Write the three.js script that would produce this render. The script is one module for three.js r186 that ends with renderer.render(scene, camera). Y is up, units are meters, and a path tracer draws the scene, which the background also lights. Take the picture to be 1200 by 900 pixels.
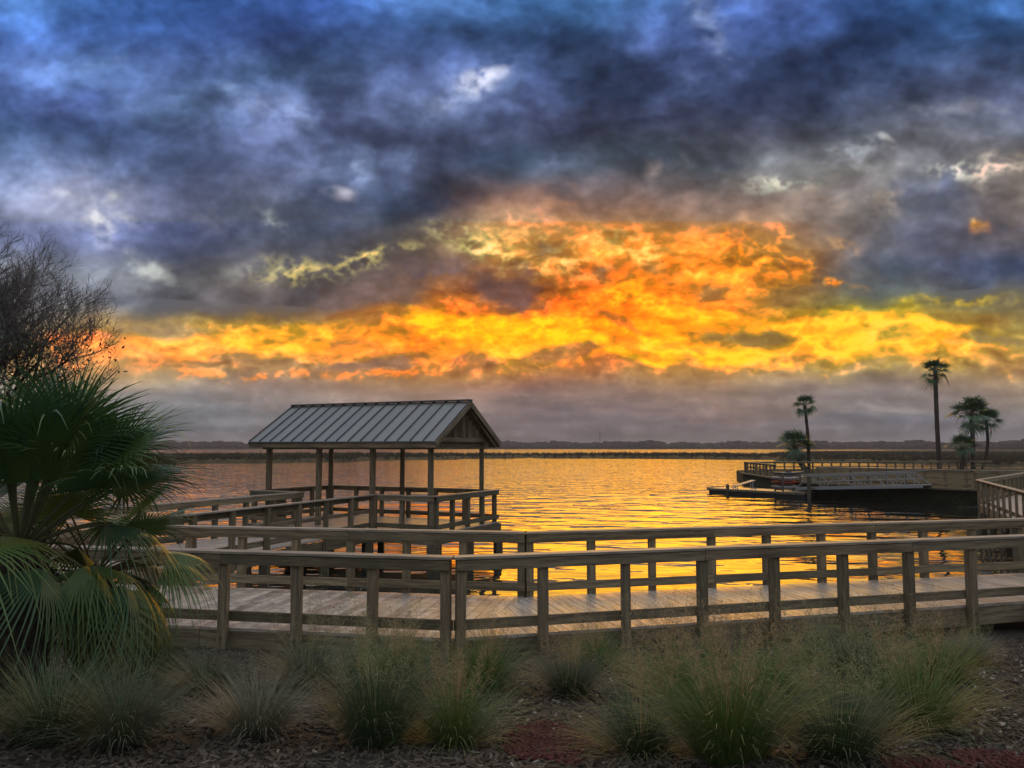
import * as THREE from 'three';
import { RoundedBoxGeometry } from 'three/addons/geometries/RoundedBoxGeometry.js';
import { mergeGeometries } from 'three/addons/utils/BufferGeometryUtils.js';
import { ImprovedNoise } from 'three/addons/math/ImprovedNoise.js';

// ------------------------------------------------------------------ camera
const scene = new THREE.Scene();
const F = 901, PITCH = Math.atan(73.5 / F), EYE = 3.5;          // water is y = 0, the decks are y = 1
const camera = new THREE.PerspectiveCamera(2 * Math.atan(450 / F) * 180 / Math.PI, 4 / 3, 0.1, 6000);
camera.position.set(0, EYE, 0);
camera.rotation.x = PITCH;
const renderer = new THREE.WebGLRenderer({ antialias: true });
renderer.toneMapping = THREE.LinearToneMapping;
renderer.toneMappingExposure = 1.0;
renderer.shadowMap.enabled = true;

// ------------------------------------------------------------------ helpers
function rng(seed) { let a = seed >>> 0; return () => { a = (a + 0x6d2b79f5) | 0; let t = Math.imul(a ^ (a >>> 15), 1 | a); t = (t + Math.imul(t ^ (t >>> 7), 61 | t)) ^ t; return ((t ^ (t >>> 14)) >>> 0) / 4294967296; }; }
const clamp = (x, a = 0, b = 1) => Math.min(b, Math.max(a, x));
const sstep = (a, b, x) => { const t = clamp((x - a) / (b - a)); return t * t * (3 - 2 * t); };
const mix = (a, b, t) => a + (b - a) * t;
const lin = (c) => { c /= 255; return c <= 0.04045 ? c / 12.92 : ((c + 0.055) / 1.055) ** 2.4; };
const perlin = new ImprovedNoise();
const n3 = (x, y, z = 0) => perlin.noise(x, y, z);
function fbm(x, y, z, oct) { let s = 0, a = 0.5, n = 0; for (let i = 0; i < oct; i++) { s += a * n3(x, y, z + i * 7.3); n += a; a *= 0.52; x *= 2.03; y *= 2.03; } return s / n; }
function ridged(x, y, z, oct) { let s = 0, a = 0.5, n = 0; for (let i = 0; i < oct; i++) { s += a * (1 - 2 * Math.abs(n3(x, y, z + i * 5.1))); n += a; a *= 0.55; x *= 2.07; y *= 2.07; } return s / n; }
// the direction that a pixel of the 1200 x 900 photograph looks in, and where it meets a level plane
function ray(px, py) { const x = (px - 600) / F, y = -(py - 450) / F, c = Math.cos(PITCH), s = Math.sin(PITCH); return new THREE.Vector3(x, y * c + s, -c + y * s); }
function at(px, py, level) { const r = ray(px, py), t = (level - EYE) / r.y; return new THREE.Vector3(r.x * t, level, r.z * t); }

// ------------------------------------------------------------------ the sky: a computed sunset of broken cloud
const SKY_W = 4096, SKY_H = 2048;
function makeSky() {
  const data = new Float32Array(SKY_W * SKY_H * 4);
  // broad colours (sRGB) of the cloud sheets, every 100 x 40 picture pixels, turned below into azimuth and height
  const G = [
    [[72, 125, 200], [52, 98, 170], [42, 82, 148], [48, 85, 155], [50, 90, 165], [72, 120, 190], [50, 95, 152], [58, 108, 168], [75, 115, 185], [70, 100, 170], [45, 80, 140], [40, 80, 135], [45, 90, 150]],
    [[56, 106, 188], [50, 96, 172], [42, 82, 150], [44, 74, 138], [38, 68, 122], [46, 82, 138], [43, 78, 128], [38, 68, 112], [66, 98, 168], [52, 82, 146], [34, 60, 108], [34, 66, 113], [40, 78, 128]],
    [[52, 92, 165], [68, 112, 182], [58, 93, 158], [56, 90, 143], [46, 74, 120], [64, 90, 150], [56, 86, 146], [34, 54, 90], [50, 70, 120], [32, 52, 92], [33, 53, 92], [48, 70, 113], [63, 83, 128]],
    [[48, 82, 146], [56, 86, 152], [66, 98, 148], [80, 110, 170], [58, 76, 120], [86, 110, 165], [70, 92, 148], [42, 57, 92], [46, 61, 100], [45, 58, 93], [56, 70, 103], [76, 87, 120], [78, 90, 128]],
    [[55, 88, 140], [58, 88, 144], [63, 88, 138], [84, 104, 158], [59, 72, 112], [66, 80, 120], [62, 75, 112], [52, 58, 82], [56, 61, 82], [72, 75, 92], [92, 97, 112], [104, 107, 121], [97, 105, 127]],
    [[98, 123, 173], [92, 112, 158], [72, 90, 133], [80, 95, 140], [80, 100, 145], [57, 67, 97], [72, 77, 97], [82, 87, 102], [82, 85, 95], [112, 112, 115], [128, 126, 125], [106, 107, 116], [113, 104, 100]],
    [[132, 146, 188], [156, 164, 200], [96, 106, 146], [90, 100, 130], [70, 83, 115], [72, 72, 88], [168, 118, 86], [150, 108, 86], [142, 108, 90], [156, 126, 110], [136, 126, 121], [92, 97, 117], [116, 103, 99]],
    [[120, 130, 165], [112, 122, 162], [82, 92, 126], [86, 91, 111], [76, 78, 90], [112, 96, 86], [196, 146, 96], [216, 144, 72], [214, 140, 68], [184, 128, 84], [118, 108, 108], [98, 98, 113], [106, 98, 103]],
    [[130, 135, 146], [132, 137, 150], [104, 105, 112], [108, 102, 100], [96, 87, 86], [126, 92, 76], [178, 112, 68], [222, 130, 50], [238, 150, 48], [200, 130, 64], [103, 98, 97], [78, 83, 103], [73, 83, 108]],
    [[150, 150, 150], [140, 136, 138], [104, 100, 98], [124, 104, 84], [118, 92, 82], [190, 122, 62], [214, 124, 50], [240, 142, 34], [240, 152, 38], [176, 130, 66], [128, 120, 76], [122, 114, 80], [118, 108, 82]],
    [[190, 168, 128], [222, 182, 112], [238, 194, 98], [248, 204, 76], [232, 170, 62], [245, 180, 40], [253, 206, 32], [245, 162, 32], [250, 186, 36], [244, 188, 48], [253, 224, 52], [232, 194, 52], [172, 145, 80]],
    [[185, 163, 132], [205, 170, 126], [186, 162, 134], [182, 148, 118], [178, 138, 105], [188, 138, 90], [188, 136, 92], [184, 133, 93], [188, 143, 90], [168, 138, 108], [158, 138, 114], [158, 134, 109], [166, 137, 108]],
    [[138, 134, 138], [138, 133, 134], [132, 129, 130], [138, 128, 127], [146, 127, 118], [148, 123, 113], [143, 118, 113], [137, 113, 108], [137, 113, 108], [132, 113, 107], [128, 118, 116], [128, 118, 116], [136, 122, 114]],
    [[108, 113, 120], [110, 113, 118], [110, 110, 117], [108, 103, 108], [112, 102, 103], [113, 99, 99], [113, 98, 102], [110, 96, 100], [113, 103, 103], [110, 103, 106], [113, 110, 116], [110, 110, 120], [113, 113, 123]],
  ].map((row) => row.map((c) => c.map(lin)));
  const cub = (p0, p1, p2, p3, t) => p1 + 0.5 * t * (p2 - p0 + t * (2 * p0 - 5 * p1 + 4 * p2 - p3 + t * (3 * (p1 - p2) + p3 - p0)));
  function grid(x, y, o) {
    const fx = clamp(x / 100, 0, 11.999), fy = clamp(y / 40, 0, 12.999), i = Math.floor(fx), j = Math.floor(fy), u = fx - i, v = fy - j;
    for (let c = 0; c < 3; c++) {
      const r = [];
      for (let k = -1; k < 3; k++) { const row = G[clamp(j + k, 0, 13)]; r.push(cub(row[clamp(i - 1, 0, 12)][c], row[i][c], row[i + 1][c], row[clamp(i + 2, 0, 12)][c], u)); }
      o[c] = Math.max(0.004, cub(r[0], r[1], r[2], r[3], v));
    }
  }
  // single clouds and breaks: centre, half sizes, turn (degrees), colour, strength, raggedness
  const S = [
    [550, 106, 70, 36, -15, [112, 138, 195], 0.6, 0.5], [568, 96, 27, 15, -20, [212, 216, 238], 0.95, 0.9], [520, 116, 32, 13, -10, [135, 155, 208], 0.8, 0.7],
    [345, 135, 32, 24, 35, [120, 145, 202], 0.75, 0.7], [292, 128, 34, 22, 30, [128, 148, 200], 0.65, 0.7], [255, 102, 18, 8, 20, [105, 140, 190], 0.6, 0.7], [330, 165, 40, 14, 0, [92, 112, 165], 0.6, 0.6],
    [125, 68, 40, 14, 0, [92, 132, 192], 0.6, 0.7], [55, 72, 34, 14, 30, [80, 115, 190], 0.6, 0.7], [70, 130, 40, 12, 0, [75, 105, 180], 0.5, 0.6], [115, 110, 26, 16, 0, [45, 78, 148], 0.7, 0.6],
    [110, 238, 85, 38, 10, [150, 155, 196], 0.7, 0.6], [118, 254, 17, 28, -12, [232, 234, 238], 0.95, 0.9], [86, 231, 34, 10, 12, [205, 208, 228], 0.85, 0.8], [136, 228, 14, 8, 35, [210, 215, 222], 0.8, 0.8], [158, 258, 18, 9, 10, [190, 195, 212], 0.7, 0.8],
    [404, 226, 15, 8, 10, [205, 200, 222], 0.9, 0.9], [424, 196, 16, 24, 15, [125, 150, 196], 0.75, 0.7], [475, 180, 18, 14, 0, [98, 122, 172], 0.6, 0.7], [370, 205, 40, 16, -10, [108, 114, 150], 0.5, 0.6],
    [835, 22, 20, 46, -20, [138, 162, 214], 0.85, 0.7], [805, 88, 12, 18, 0, [78, 108, 168], 0.6, 0.7], [602, 98, 22, 40, 0, [82, 112, 172], 0.7, 0.6], [645, 187, 14, 10, 0, [92, 102, 140], 0.7, 0.5],
    [700, 62, 70, 16, 0, [34, 50, 84], 0.85, 0.8], [790, 63, 32, 16, 0, [33, 50, 86], 0.7, 0.8], [945, 66, 85, 14, -8, [32, 48, 82], 0.85, 0.8], [1040, 50, 55, 12, 0, [35, 58, 100], 0.6, 0.7], [740, 132, 140, 15, 0, [47, 50, 76], 0.8, 0.7], [640, 148, 60, 12, 4, [50, 54, 86], 0.7, 0.7],
    [485, 232, 80, 22, 0, [54, 64, 94], 0.85, 0.7], [400, 120, 70, 14, 0, [52, 66, 108], 0.6, 0.7], [390, 42, 90, 20, 0, [40, 66, 118], 0.6, 0.7], [520, 40, 60, 10, 0, [46, 72, 112], 0.6, 0.7], [265, 30, 60, 14, 0, [42, 74, 138], 0.5, 0.7],
    [845, 190, 26, 10, 0, [66, 72, 94], 0.8, 0.8], [755, 205, 9, 16, -20, [158, 140, 135], 0.8, 0.9], [795, 193, 14, 8, 30, [118, 124, 128], 0.6, 0.8],
    [318, 262, 20, 8, 20, [182, 190, 190], 0.85, 0.9], [245, 265, 36, 12, 20, [118, 122, 146], 0.7, 0.7], [225, 285, 40, 18, 0, [86, 90, 118], 0.6, 0.7],
    [178, 312, 36, 15, 18, [206, 210, 204], 0.85, 1.0], [155, 336, 40, 7, 0, [142, 146, 155], 0.7, 0.8], [345, 315, 46, 13, 4, [204, 192, 150], 0.95, 1.2], [268, 315, 20, 6, 0, [158, 156, 150], 0.7, 0.9], [110, 330, 50, 16, 0, [132, 136, 150], 0.5, 0.6],
    [260, 345, 110, 20, 0, [94, 90, 92], 0.7, 0.7], [200, 385, 60, 12, 0, [140, 124, 118], 0.6, 0.7], [140, 396, 30, 4, 0, [232, 202, 158], 0.7, 0.8],
    [655, 252, 30, 34, 10, [228, 150, 88], 0.8, 0.8], [690, 250, 24, 16, 40, [124, 96, 84], 0.7, 0.9], [760, 272, 130, 22, 2, [226, 150, 72], 0.75, 0.8], [880, 265, 36, 14, 20, [206, 140, 84], 0.6, 0.9],
    [560, 288, 52, 16, 20, [224, 210, 152], 0.85, 1.4], [432, 304, 50, 9, -14, [222, 202, 148], 0.9, 1.4], [632, 288, 60, 24, 20, [226, 196, 132], 0.8, 1.5], [745, 292, 60, 14, 16, [230, 200, 128], 0.8, 1.5], [350, 318, 20, 6, 0, [216, 202, 150], 0.7, 1.2],
    [630, 290, 38, 14, 8, [122, 100, 86], 0.75, 1.1], [495, 325, 70, 26, -5, [98, 84, 90], 0.95, 0.7], [440, 345, 60, 20, 0, [112, 92, 88], 0.8, 0.7], [595, 338, 52, 27, 12, [118, 86, 82], 0.95, 0.7], [705, 313, 42, 17, 8, [118, 90, 82], 0.95, 0.8], [768, 316, 60, 12, 22, [140, 96, 78], 0.8, 0.9], [835, 340, 20, 12, 30, [150, 104, 72], 0.75, 0.9],
    [740, 345, 26, 20, 25, [255, 196, 36], 0.85, 1.4], [682, 362, 26, 16, 40, [248, 180, 50], 0.7, 1.5], [870, 300, 50, 32, 20, [246, 160, 46], 0.75, 1.6], [915, 320, 34, 20, 0, [240, 160, 58], 0.7, 1.6],
    [330, 396, 90, 20, -2, [253, 212, 66], 0.85, 0.8], [225, 410, 66, 14, 8, [246, 200, 104], 0.75, 1.0], [570, 384, 120, 15, 2, [255, 216, 30], 0.9, 0.9], [655, 402, 90, 11, 4, [255, 222, 30], 0.9, 0.9], [740, 420, 110, 9, 0, [255, 216, 36], 0.9, 0.9], [812, 371, 56, 9, 8, [255, 208, 44], 0.85, 1.1],
    [850, 418, 70, 11, 0, [255, 228, 48], 0.9, 0.8], [930, 400, 80, 17, 4, [252, 212, 56], 0.7, 1.1], [1025, 390, 72, 26, 0, [254, 228, 66], 0.9, 0.8], [1035, 396, 40, 15, 0, [255, 238, 96], 0.8, 0.6], [1120, 392, 30, 8, 0, [248, 214, 70], 0.7, 1.0],
    [430, 378, 44, 9, 12, [160, 106, 66], 0.8, 1.1], [395, 402, 52, 10, 14, [176, 116, 72], 0.8, 1.2], [500, 402, 44, 8, 18, [214, 132, 52], 0.7, 1.2], [735, 381, 48, 8, 20, [182, 106, 52], 0.8, 1.0], [862, 397, 66, 9, 4, [146, 116, 74], 0.9, 0.8], [820, 412, 16, 5, 8, [176, 128, 56], 0.7, 1.0], [745, 408, 34, 7, 20, [226, 150, 44], 0.7, 1.1],
    [240, 422, 56, 8, 0, [186, 148, 112], 0.85, 1.0], [165, 408, 40, 6, 12, [192, 158, 112], 0.7, 1.1], [430, 428, 64, 9, -6, [160, 122, 104], 0.9, 0.9], [545, 426, 46, 9, 0, [186, 128, 88], 0.9, 0.9], [655, 420, 62, 9, -3, [184, 126, 88], 0.9, 0.9], [320, 432, 44, 8, 0, [176, 138, 106], 0.8, 0.9],
    [460, 436, 66, 5, -4, [248, 160, 58], 0.9, 1.4], [312, 447, 46, 5, -6, [244, 172, 92], 0.85, 1.4], [640, 432, 54, 4, -6, [252, 190, 70], 0.9, 1.3], [230, 440, 40, 7, 14, [240, 196, 116], 0.7, 1.2], [400, 444, 50, 4, 0, [236, 168, 104], 0.6, 1.4],
    [920, 427, 26, 4, -8, [250, 204, 70], 0.9, 1.2], [975, 432, 8, 9, 30, [240, 196, 96], 0.7, 1.3], [1142, 406, 46, 3, 2, [240, 206, 100], 0.9, 1.0], [1010, 428, 36, 4, -8, [196, 168, 124], 0.7, 1.1], [750, 456, 26, 5, 8, [196, 150, 116], 0.7, 1.2], [1190, 435, 14, 7, 0, [226, 180, 96], 0.7, 1.2],
    [1110, 375, 62, 9, 4, [146, 118, 62], 0.85, 1.0], [1160, 398, 50, 7, 0, [142, 122, 86], 0.8, 1.0], [1120, 356, 60, 5, 0, [204, 172, 70], 0.7, 1.2], [905, 352, 40, 12, 0, [150, 112, 70], 0.7, 0.9],
    [1050, 332, 120, 18, 0, [88, 88, 92], 0.75, 0.6], [1180, 325, 80, 20, 0, [66, 78, 106], 0.8, 0.7], [1070, 228, 30, 24, 20, [80, 90, 118], 0.85, 0.9], [1120, 222, 34, 22, -10, [76, 88, 122], 0.9, 0.8], [1088, 280, 40, 12, 20, [82, 88, 108], 0.8, 0.8], [1190, 270, 30, 12, 0, [84, 90, 112], 0.7, 0.8],
    [1132, 204, 34, 9, 8, [206, 206, 186], 0.9, 1.2], [1168, 210, 14, 16, 10, [214, 198, 170], 0.8, 1.2], [1186, 202, 24, 8, -6, [196, 176, 152], 0.7, 1.2], [1155, 266, 12, 11, 0, [246, 162, 76], 0.95, 1.0], [1153, 262, 5, 6, 0, [255, 200, 110], 0.9, 0.9],
    [918, 216, 34, 11, -4, [192, 196, 170], 0.9, 1.2], [1030, 162, 10, 8, 30, [206, 212, 220], 0.85, 1.0], [1037, 166, 12, 6, 40, [222, 212, 206], 0.7, 1.0], [992, 176, 34, 14, -10, [152, 158, 168], 0.75, 1.2], [1005, 195, 30, 10, 0, [150, 148, 154], 0.7, 1.2], [1000, 225, 30, 18, 0, [142, 128, 140], 0.6, 0.8], [960, 235, 24, 14, 30, [172, 136, 110], 0.7, 1.2], [1040, 235, 20, 14, -30, [166, 146, 122], 0.6, 1.2],
    [1130, 128, 75, 10, 4, [130, 134, 150], 0.7, 0.7], [1150, 150, 80, 12, 2, [92, 98, 118], 0.7, 0.6], [930, 275, 12, 14, -30, [240, 172, 108], 0.7, 1.3], [970, 337, 28, 5, 4, [244, 166, 66], 0.85, 1.3], [985, 292, 24, 6, 0, [186, 140, 108], 0.6, 1.2],
    [760, 498, 260, 10, 0, [112, 100, 104], 0.45, 0.5], [1040, 492, 140, 12, 0, [106, 106, 118], 0.6, 0.5], [250, 492, 120, 16, 0, [116, 119, 124], 0.6, 0.5], [1040, 478, 60, 4, 4, [150, 140, 136], 0.6, 0.9], [180, 470, 60, 10, 0, [144, 140, 142], 0.5, 0.6],
  ].map(([x, y, rx, ry, d, c, s, r]) => ({ x, y, rx, ry, c: Math.cos(d * Math.PI / 180), s: Math.sin(d * Math.PI / 180), col: c.map(lin), st: s, r, m: Math.max(rx, ry) * 1.9 + 30 }));

  const cp = Math.cos(PITCH), sp = Math.sin(PITCH), o = [0, 0, 0], far = [0, 0, 0];
  // the sky away from the sunset: unseen blue grey cloud, brightened overhead to light the foreground
  function away(az, el, d, o) {
    const cx = d.x * 3, cy = d.y * 5.5, cz = d.z * 3;
    const f = fbm(cx + cz * 0.31, cy * 1.6 + cz * 0.77, cz * 0.6 + 11, 4), k = Math.exp(f * 1.1);
    const t = sstep(0.2, 0.7, el), lo = [0.195, 0.19, 0.2], hi = [0.45, 0.465, 0.51];
    for (let c = 0; c < 3; c++) o[c] = mix(lo[c], hi[c], t) * k;
  }
  function inside(px, py, o) {
    // ragged edges come from bending the plan of the clouds with noise
    const wx = fbm(px / 150, py / 110, 1.7, 3) * 46 + fbm(px / 34, py / 26, 4.2, 3) * 13;
    const wy = fbm(px / 160, py / 100, 8.7, 3) * 26 + fbm(px / 34, py / 24, 2.9, 3) * 9;
    const x = px + wx * 0.8, y = py + wy * 0.8;
    grid(x, y, o);
    const busy = sstep(235, 300, py) * (1 - sstep(435, 470, py));
    const e1 = fbm(px / 46, py / 32, 21.3, 5), e2 = ridged(px / 50 + wx * 0.012, py / 34 + wy * 0.016, 31.7, 4), e3 = fbm(px / 17, py / 12, 77.7, 4);
    const rimOf = (h, t, w) => Math.exp(-(((h - t) / w) ** 2));
    const c1 = fbm(px / 52 + wx * 0.008, py / 34 + wy * 0.01, 34.7, 6), c2 = fbm(px / 24 + wx * 0.012, py / 17 + wy * 0.016, 38.3, 5), lines = clamp(rimOf(c1, 0.06, 0.07) * (0.75 + e3 * 1.2) + rimOf(c2, 0.06, 0.09) * (0.5 + e3));
    for (const s of S) {
      const dx = x - s.x, dy = y - s.y;
      if (dx > s.m || dx < -s.m || dy > s.m || dy < -s.m) continue;
      const u = (dx * s.c + dy * s.s) / s.rx, v = (-dx * s.s + dy * s.c) / s.ry, q = Math.sqrt(u * u + v * v);
      let a;
      if (s.r >= 1.15) a = sstep(1.8, 0.1, q) * clamp(lines * 1.15 + e3 * 0.15);               // lace: only the crests light up
      else if (s.y < 335) a = sstep(1.75, 0, q) ** 1.15 * sstep(-0.6, 0.75, e1 * 1.7 * s.r + e3 * 1.1 + (0.75 - q) * 0.5);   // soft high breaks
      else { const w = q + e1 * 1.3 * s.r + e3 * 0.35; a = sstep(1.3, mix(0.1, 0.5, s.r), w); }
      a *= s.st;
      if (a <= 0) continue;
      for (let c = 0; c < 3; c++) o[c] += (s.col[c] - o[c]) * a;
    }
    // billows: fine relief of the cloud itself; over the glow, dark puffs with bright rims
    const warm = clamp((o[0] - o[2]) * 2.2), high = 1 - sstep(170, 260, py), low = sstep(425, 470, py); { const gr = (o[0] + o[1] + o[2]) / 3; for (let c = 0; c < 3; c++) o[c] = mix(o[c], gr, 0.2 * low); }
    const broad = fbm(px / 95, py / 60, 51.9, 4), mid = fbm(px / 42 + wx * 0.015, py / 30 + wy * 0.015, 46.2, 5), fine = fbm(px / 16 + wx * 0.02, py / 12 + wy * 0.02, 41.1, 4);
    const h1 = fbm(px / 74 + wx * 0.012, py / 40 + wy * 0.016, 61.3, 6), h2 = fbm(px / 34 + wx * 0.02, py / 20 + wy * 0.03, 65.3, 5);
    const rim = rimOf;
    const lit = rim(h1, 0.1, 0.05) * (0.55 + 1.6 * Math.max(0, fine)) + rim(h2, 0.12, 0.06) * 0.55 * (0.5 + Math.max(0, mid) * 2), puff = sstep(0.1, 0.42, h1) * 0.75 + sstep(0.15, 0.45, h2) * 0.35;
    const calm = broad * 0.8 + mid * 0.75 + fine * 0.32 + (lines - 0.3) * 0.1, streak = fbm(px / 40 + wx * 0.02, py / 11 + wy * 0.05 + px * 0.006, 91.3, 5), glow = 0.34 * lit + 0.22 * lines - 0.6 * puff + broad * 0.3 + mid * 0.3 + fine * 0.3 + streak * 0.75 - 0.1;
    let k = mix(calm * 0.95, glow, busy * clamp(warm * 1.5 - 0.1));
    k = mix(k, mid * 0.85 + fine * 0.3 + broad * 1.1 + Math.max(0, e2 - 0.25) * 0.3, high * 0.9);
    k = mix(k, broad * 0.25 + mid * 0.3 + fine * 0.16 + fbm(px / 110, py / 13, 71.1, 4) * 0.55 + rim(h2, 0.12, 0.05) * 0.12, low);
    const m = Math.exp(k * 1.1);
    for (let c = 0; c < 3; c++) o[c] *= m;
    if (high > 0) { const gr = (o[0] + o[1] + o[2]) / 3, q = 0.1 + 0.14 * sstep(0, 90, py); for (let c = 0; c < 3; c++) o[c] = mix(o[c], gr * 1.04, q); }
    // thin cloud over the glow lights up yellow, thick cloud goes brown
    const mean = (o[0] + o[1] + o[2]) / 3, hot = warm * busy;
    if (k > 0) { o[1] *= 1 + hot * 0.3 * Math.min(k, 0.9); o[2] *= 1 + hot * 0.5 * Math.min(k, 0.9) * sstep(380, 330, py); } else { o[0] *= 1 + hot * 0.08 * k; o[1] *= 1 + hot * 0.25 * Math.max(k, -0.9); }
    const red = hot * sstep(-0.05, 0.35, fbm(px / 70, py / 34, 81.7, 4)); o[1] *= 1 - 0.2 * red; o[2] *= 1 - 0.25 * red;
    // the glow is brighter than a picture can show: most of what is over the top is red
    const g = clamp((o[0] - 0.55) / 0.45) * warm;
    o[1] *= 1 - 0.12 * hot * sstep(330, 380, py); o[1] *= 1 + 0.1 * hot * sstep(340, 290, py); o[2] *= 1 - 0.45 * hot; o[0] *= 1 + 1.3 * g; o[1] = Math.min(o[1], 0.74 + 0.12 * clamp(o[2] * 4)); o[2] = Math.max(o[2], 0.004);
    return mean;
  }
  const d = new THREE.Vector3();
  const W2 = SKY_W / 8, H2 = SKY_H / 8, coarse = new Float32Array((W2 + 1) * (H2 + 1) * 3);
  const dirOf = (i, j, w, h) => { const az = ((i / w) - 0.5) * 2 * Math.PI, el = (j / h - 0.5) * Math.PI; d.set(Math.cos(el) * Math.cos(az), Math.sin(el), Math.cos(el) * Math.sin(az)); return el; };
  for (let j = H2 / 2 - 1; j <= H2; j++) for (let i = 0; i <= W2; i++) { const el = dirOf(i % W2, j, W2, H2); away(0, el, d, far); coarse.set(far, (j * (W2 + 1) + i) * 3); }
  for (let j = 0; j < SKY_H; j++) {
    for (let i = 0; i < SKY_W; i++) {
      const k = (j * SKY_W + i) * 4; data[k + 3] = 1;
      if (j < SKY_H / 2 - 2) { data[k] = 0.2; data[k + 1] = 0.19; data[k + 2] = 0.19; continue; }
      const el = dirOf(i + 0.5, j + 0.5, SKY_W, SKY_H);
      const fi = (i + 0.5) / 8, fj = (j + 0.5) / 8, a = Math.floor(fi), b = Math.floor(fj), u = fi - a, v = fj - b, p = (b * (W2 + 1) + a) * 3, q = p + (W2 + 1) * 3;
      for (let c = 0; c < 3; c++) far[c] = mix(mix(coarse[p + c], coarse[p + 3 + c], u), mix(coarse[q + c] || coarse[p + c], coarse[q + 3 + c] || coarse[p + c], u), v);
      let w = 0;
      const zc = -d.y * sp + d.z * cp, yc = d.y * cp + d.z * sp;   // in the camera's axes
      if (zc < -0.25) {
        const px = 600 + F * d.x / -zc, py = 450 - F * yc / -zc;
        w = sstep(-560, -60, px) * sstep(1760, 1260, px) * sstep(-420, -20, py);
        if (w > 0) inside(px, py, o);
      }
      for (let c = 0; c < 3; c++) data[k + c] = w > 0 ? mix(far[c], o[c], w) : far[c];
    }
  }
  const t = new THREE.DataTexture(data, SKY_W, SKY_H, THREE.RGBAFormat, THREE.FloatType);
  t.mapping = THREE.EquirectangularReflectionMapping; t.magFilter = THREE.LinearFilter; t.minFilter = THREE.LinearFilter; t.needsUpdate = true;
  return t;
}
scene.background = makeSky();
scene.environment = scene.background;
console.log('sky done');

// ------------------------------------------------------------------ the sun, low behind the cloud bank
const sun = new THREE.DirectionalLight(new THREE.Color(1.0, 0.5, 0.03), 0.75);
{ const r = ray(750, 150).normalize(); sun.position.copy(r.multiplyScalar(120)); }
sun.target.position.set(0, 0, 0); sun.castShadow = true; sun.shadow.radius = 70;
Object.assign(sun.shadow.camera, { left: -60, right: 60, top: 40, bottom: -40, near: 1, far: 260 });
sun.shadow.mapSize.set(2048, 2048);
scene.add(sun, sun.target);

// ------------------------------------------------------------------ naming
const used = new Map();
function numbered(name) { const n = used.get(name) || 0; used.set(name, n + 1); return n ? name + '_' + String(n).padStart(3, '0') : name; }
function thing(name, label, category, pos = [0, 0, 0], turn = 0, group) {
  const o = new THREE.Group(); o.name = numbered(name); o.position.set(...pos); o.rotation.y = turn; o.userData = { label, category }; if (group) o.userData.group = group;
  scene.add(o); return o;
}
function part(name, geo, mat, parent) { const m = new THREE.Mesh(geo, mat); m.name = name; m.castShadow = m.receiveShadow = true; parent.add(m); return m; }
function structure(name, geo, mat) { const m = new THREE.Mesh(geo, mat); m.name = numbered(name); m.userData.kind = 'structure'; m.castShadow = m.receiveShadow = true; scene.add(m); return m; }

// ------------------------------------------------------------------ textures and materials
function tex(w, h, fn, srgb = true) {
  const d = new Uint8Array(w * h * 4); for (let j = 0; j < h; j++) for (let i = 0; i < w; i++) { const c = fn(i / w, j / h), k = (j * w + i) * 4; d[k] = clamp(c[0]) * 255; d[k + 1] = clamp(c[1]) * 255; d[k + 2] = clamp(c[2]) * 255; d[k + 3] = 255; }
  const t = new THREE.DataTexture(d, w, h); t.wrapS = t.wrapT = THREE.RepeatWrapping; t.magFilter = THREE.LinearFilter; t.minFilter = THREE.LinearMipmapLinearFilter; if (srgb) t.colorSpace = THREE.SRGBColorSpace; t.needsUpdate = true; return t;
}
// noise that repeats after one tile
const tile = (u, v, fu, fv, z, oct) => { const A = fbm(u * fu, v * fv, z, oct), B = fbm((u - 1) * fu, v * fv, z, oct), C = fbm(u * fu, (v - 1) * fv, z, oct), D = fbm((u - 1) * fu, (v - 1) * fv, z, oct); const a = sstep(0, 1, u), b = sstep(0, 1, v); return mix(mix(A, B, a), mix(C, D, a), b); };
function woodTex(seed, rgb, spots) {
  return tex(512, 256, (u, v) => {
    const g = tile(u, v, 7, 60, seed, 3), s = tile(u, v, 3, 8, seed + 5, 3), c = tile(u, v, 10, 110, seed + 9, 2);
    let k = 1 + g * 0.6 + s * 0.5; if (c > 0.33) k *= 0.62; if (spots && s + g * 0.4 > 0.36) k *= 0.8;
    return rgb.map((x, i) => x * k + (i === 1 ? s * 0.03 : 0));
  });
}
const woodA = woodTex(3.1, [0.60, 0.555, 0.49], true), woodB = woodTex(17.7, [0.64, 0.60, 0.55], true), woodDark = woodTex(27.3, [0.42, 0.385, 0.34], true), woodPale = woodTex(37.9, [0.775, 0.745, 0.705], false);
function woodMat(map, tint, rough, off) { const m = map.clone(); m.repeat.set(0.5, 2); m.offset.set(off, off * 1.7); m.needsUpdate = true; return new THREE.MeshStandardMaterial({ color: new THREE.Color(...tint), map: m, roughness: rough, bumpMap: m, bumpScale: 0.0015 }); }
const railMats = [0, 1, 2, 3].map((i) => woodMat(i % 2 ? woodA : woodB, [[0.68, 0.67, 0.54], [0.6, 0.61, 0.51], [0.7, 0.66, 0.52], [0.52, 0.55, 0.47]][i], 0.78, i * 0.23));
const capMats = [0, 1].map((i) => woodMat(woodPale, [[0.74, 0.73, 0.68], [0.64, 0.63, 0.58]][i], 0.5, i * 0.31));
const boardMats = [0, 1, 2, 3, 4, 5].map((i) => woodMat([woodPale, woodB, woodPale][i % 3], [[1, 0.97, 0.94], [1.3, 1.27, 1.24], [0.92, 0.9, 0.88], [0.97, 0.95, 0.92], [1.35, 1.3, 1.26], [0.88, 0.86, 0.84]][i], [0.36, 0.4, 0.34, 0.42, 0.38, 0.44][i], i * 0.17));
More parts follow.
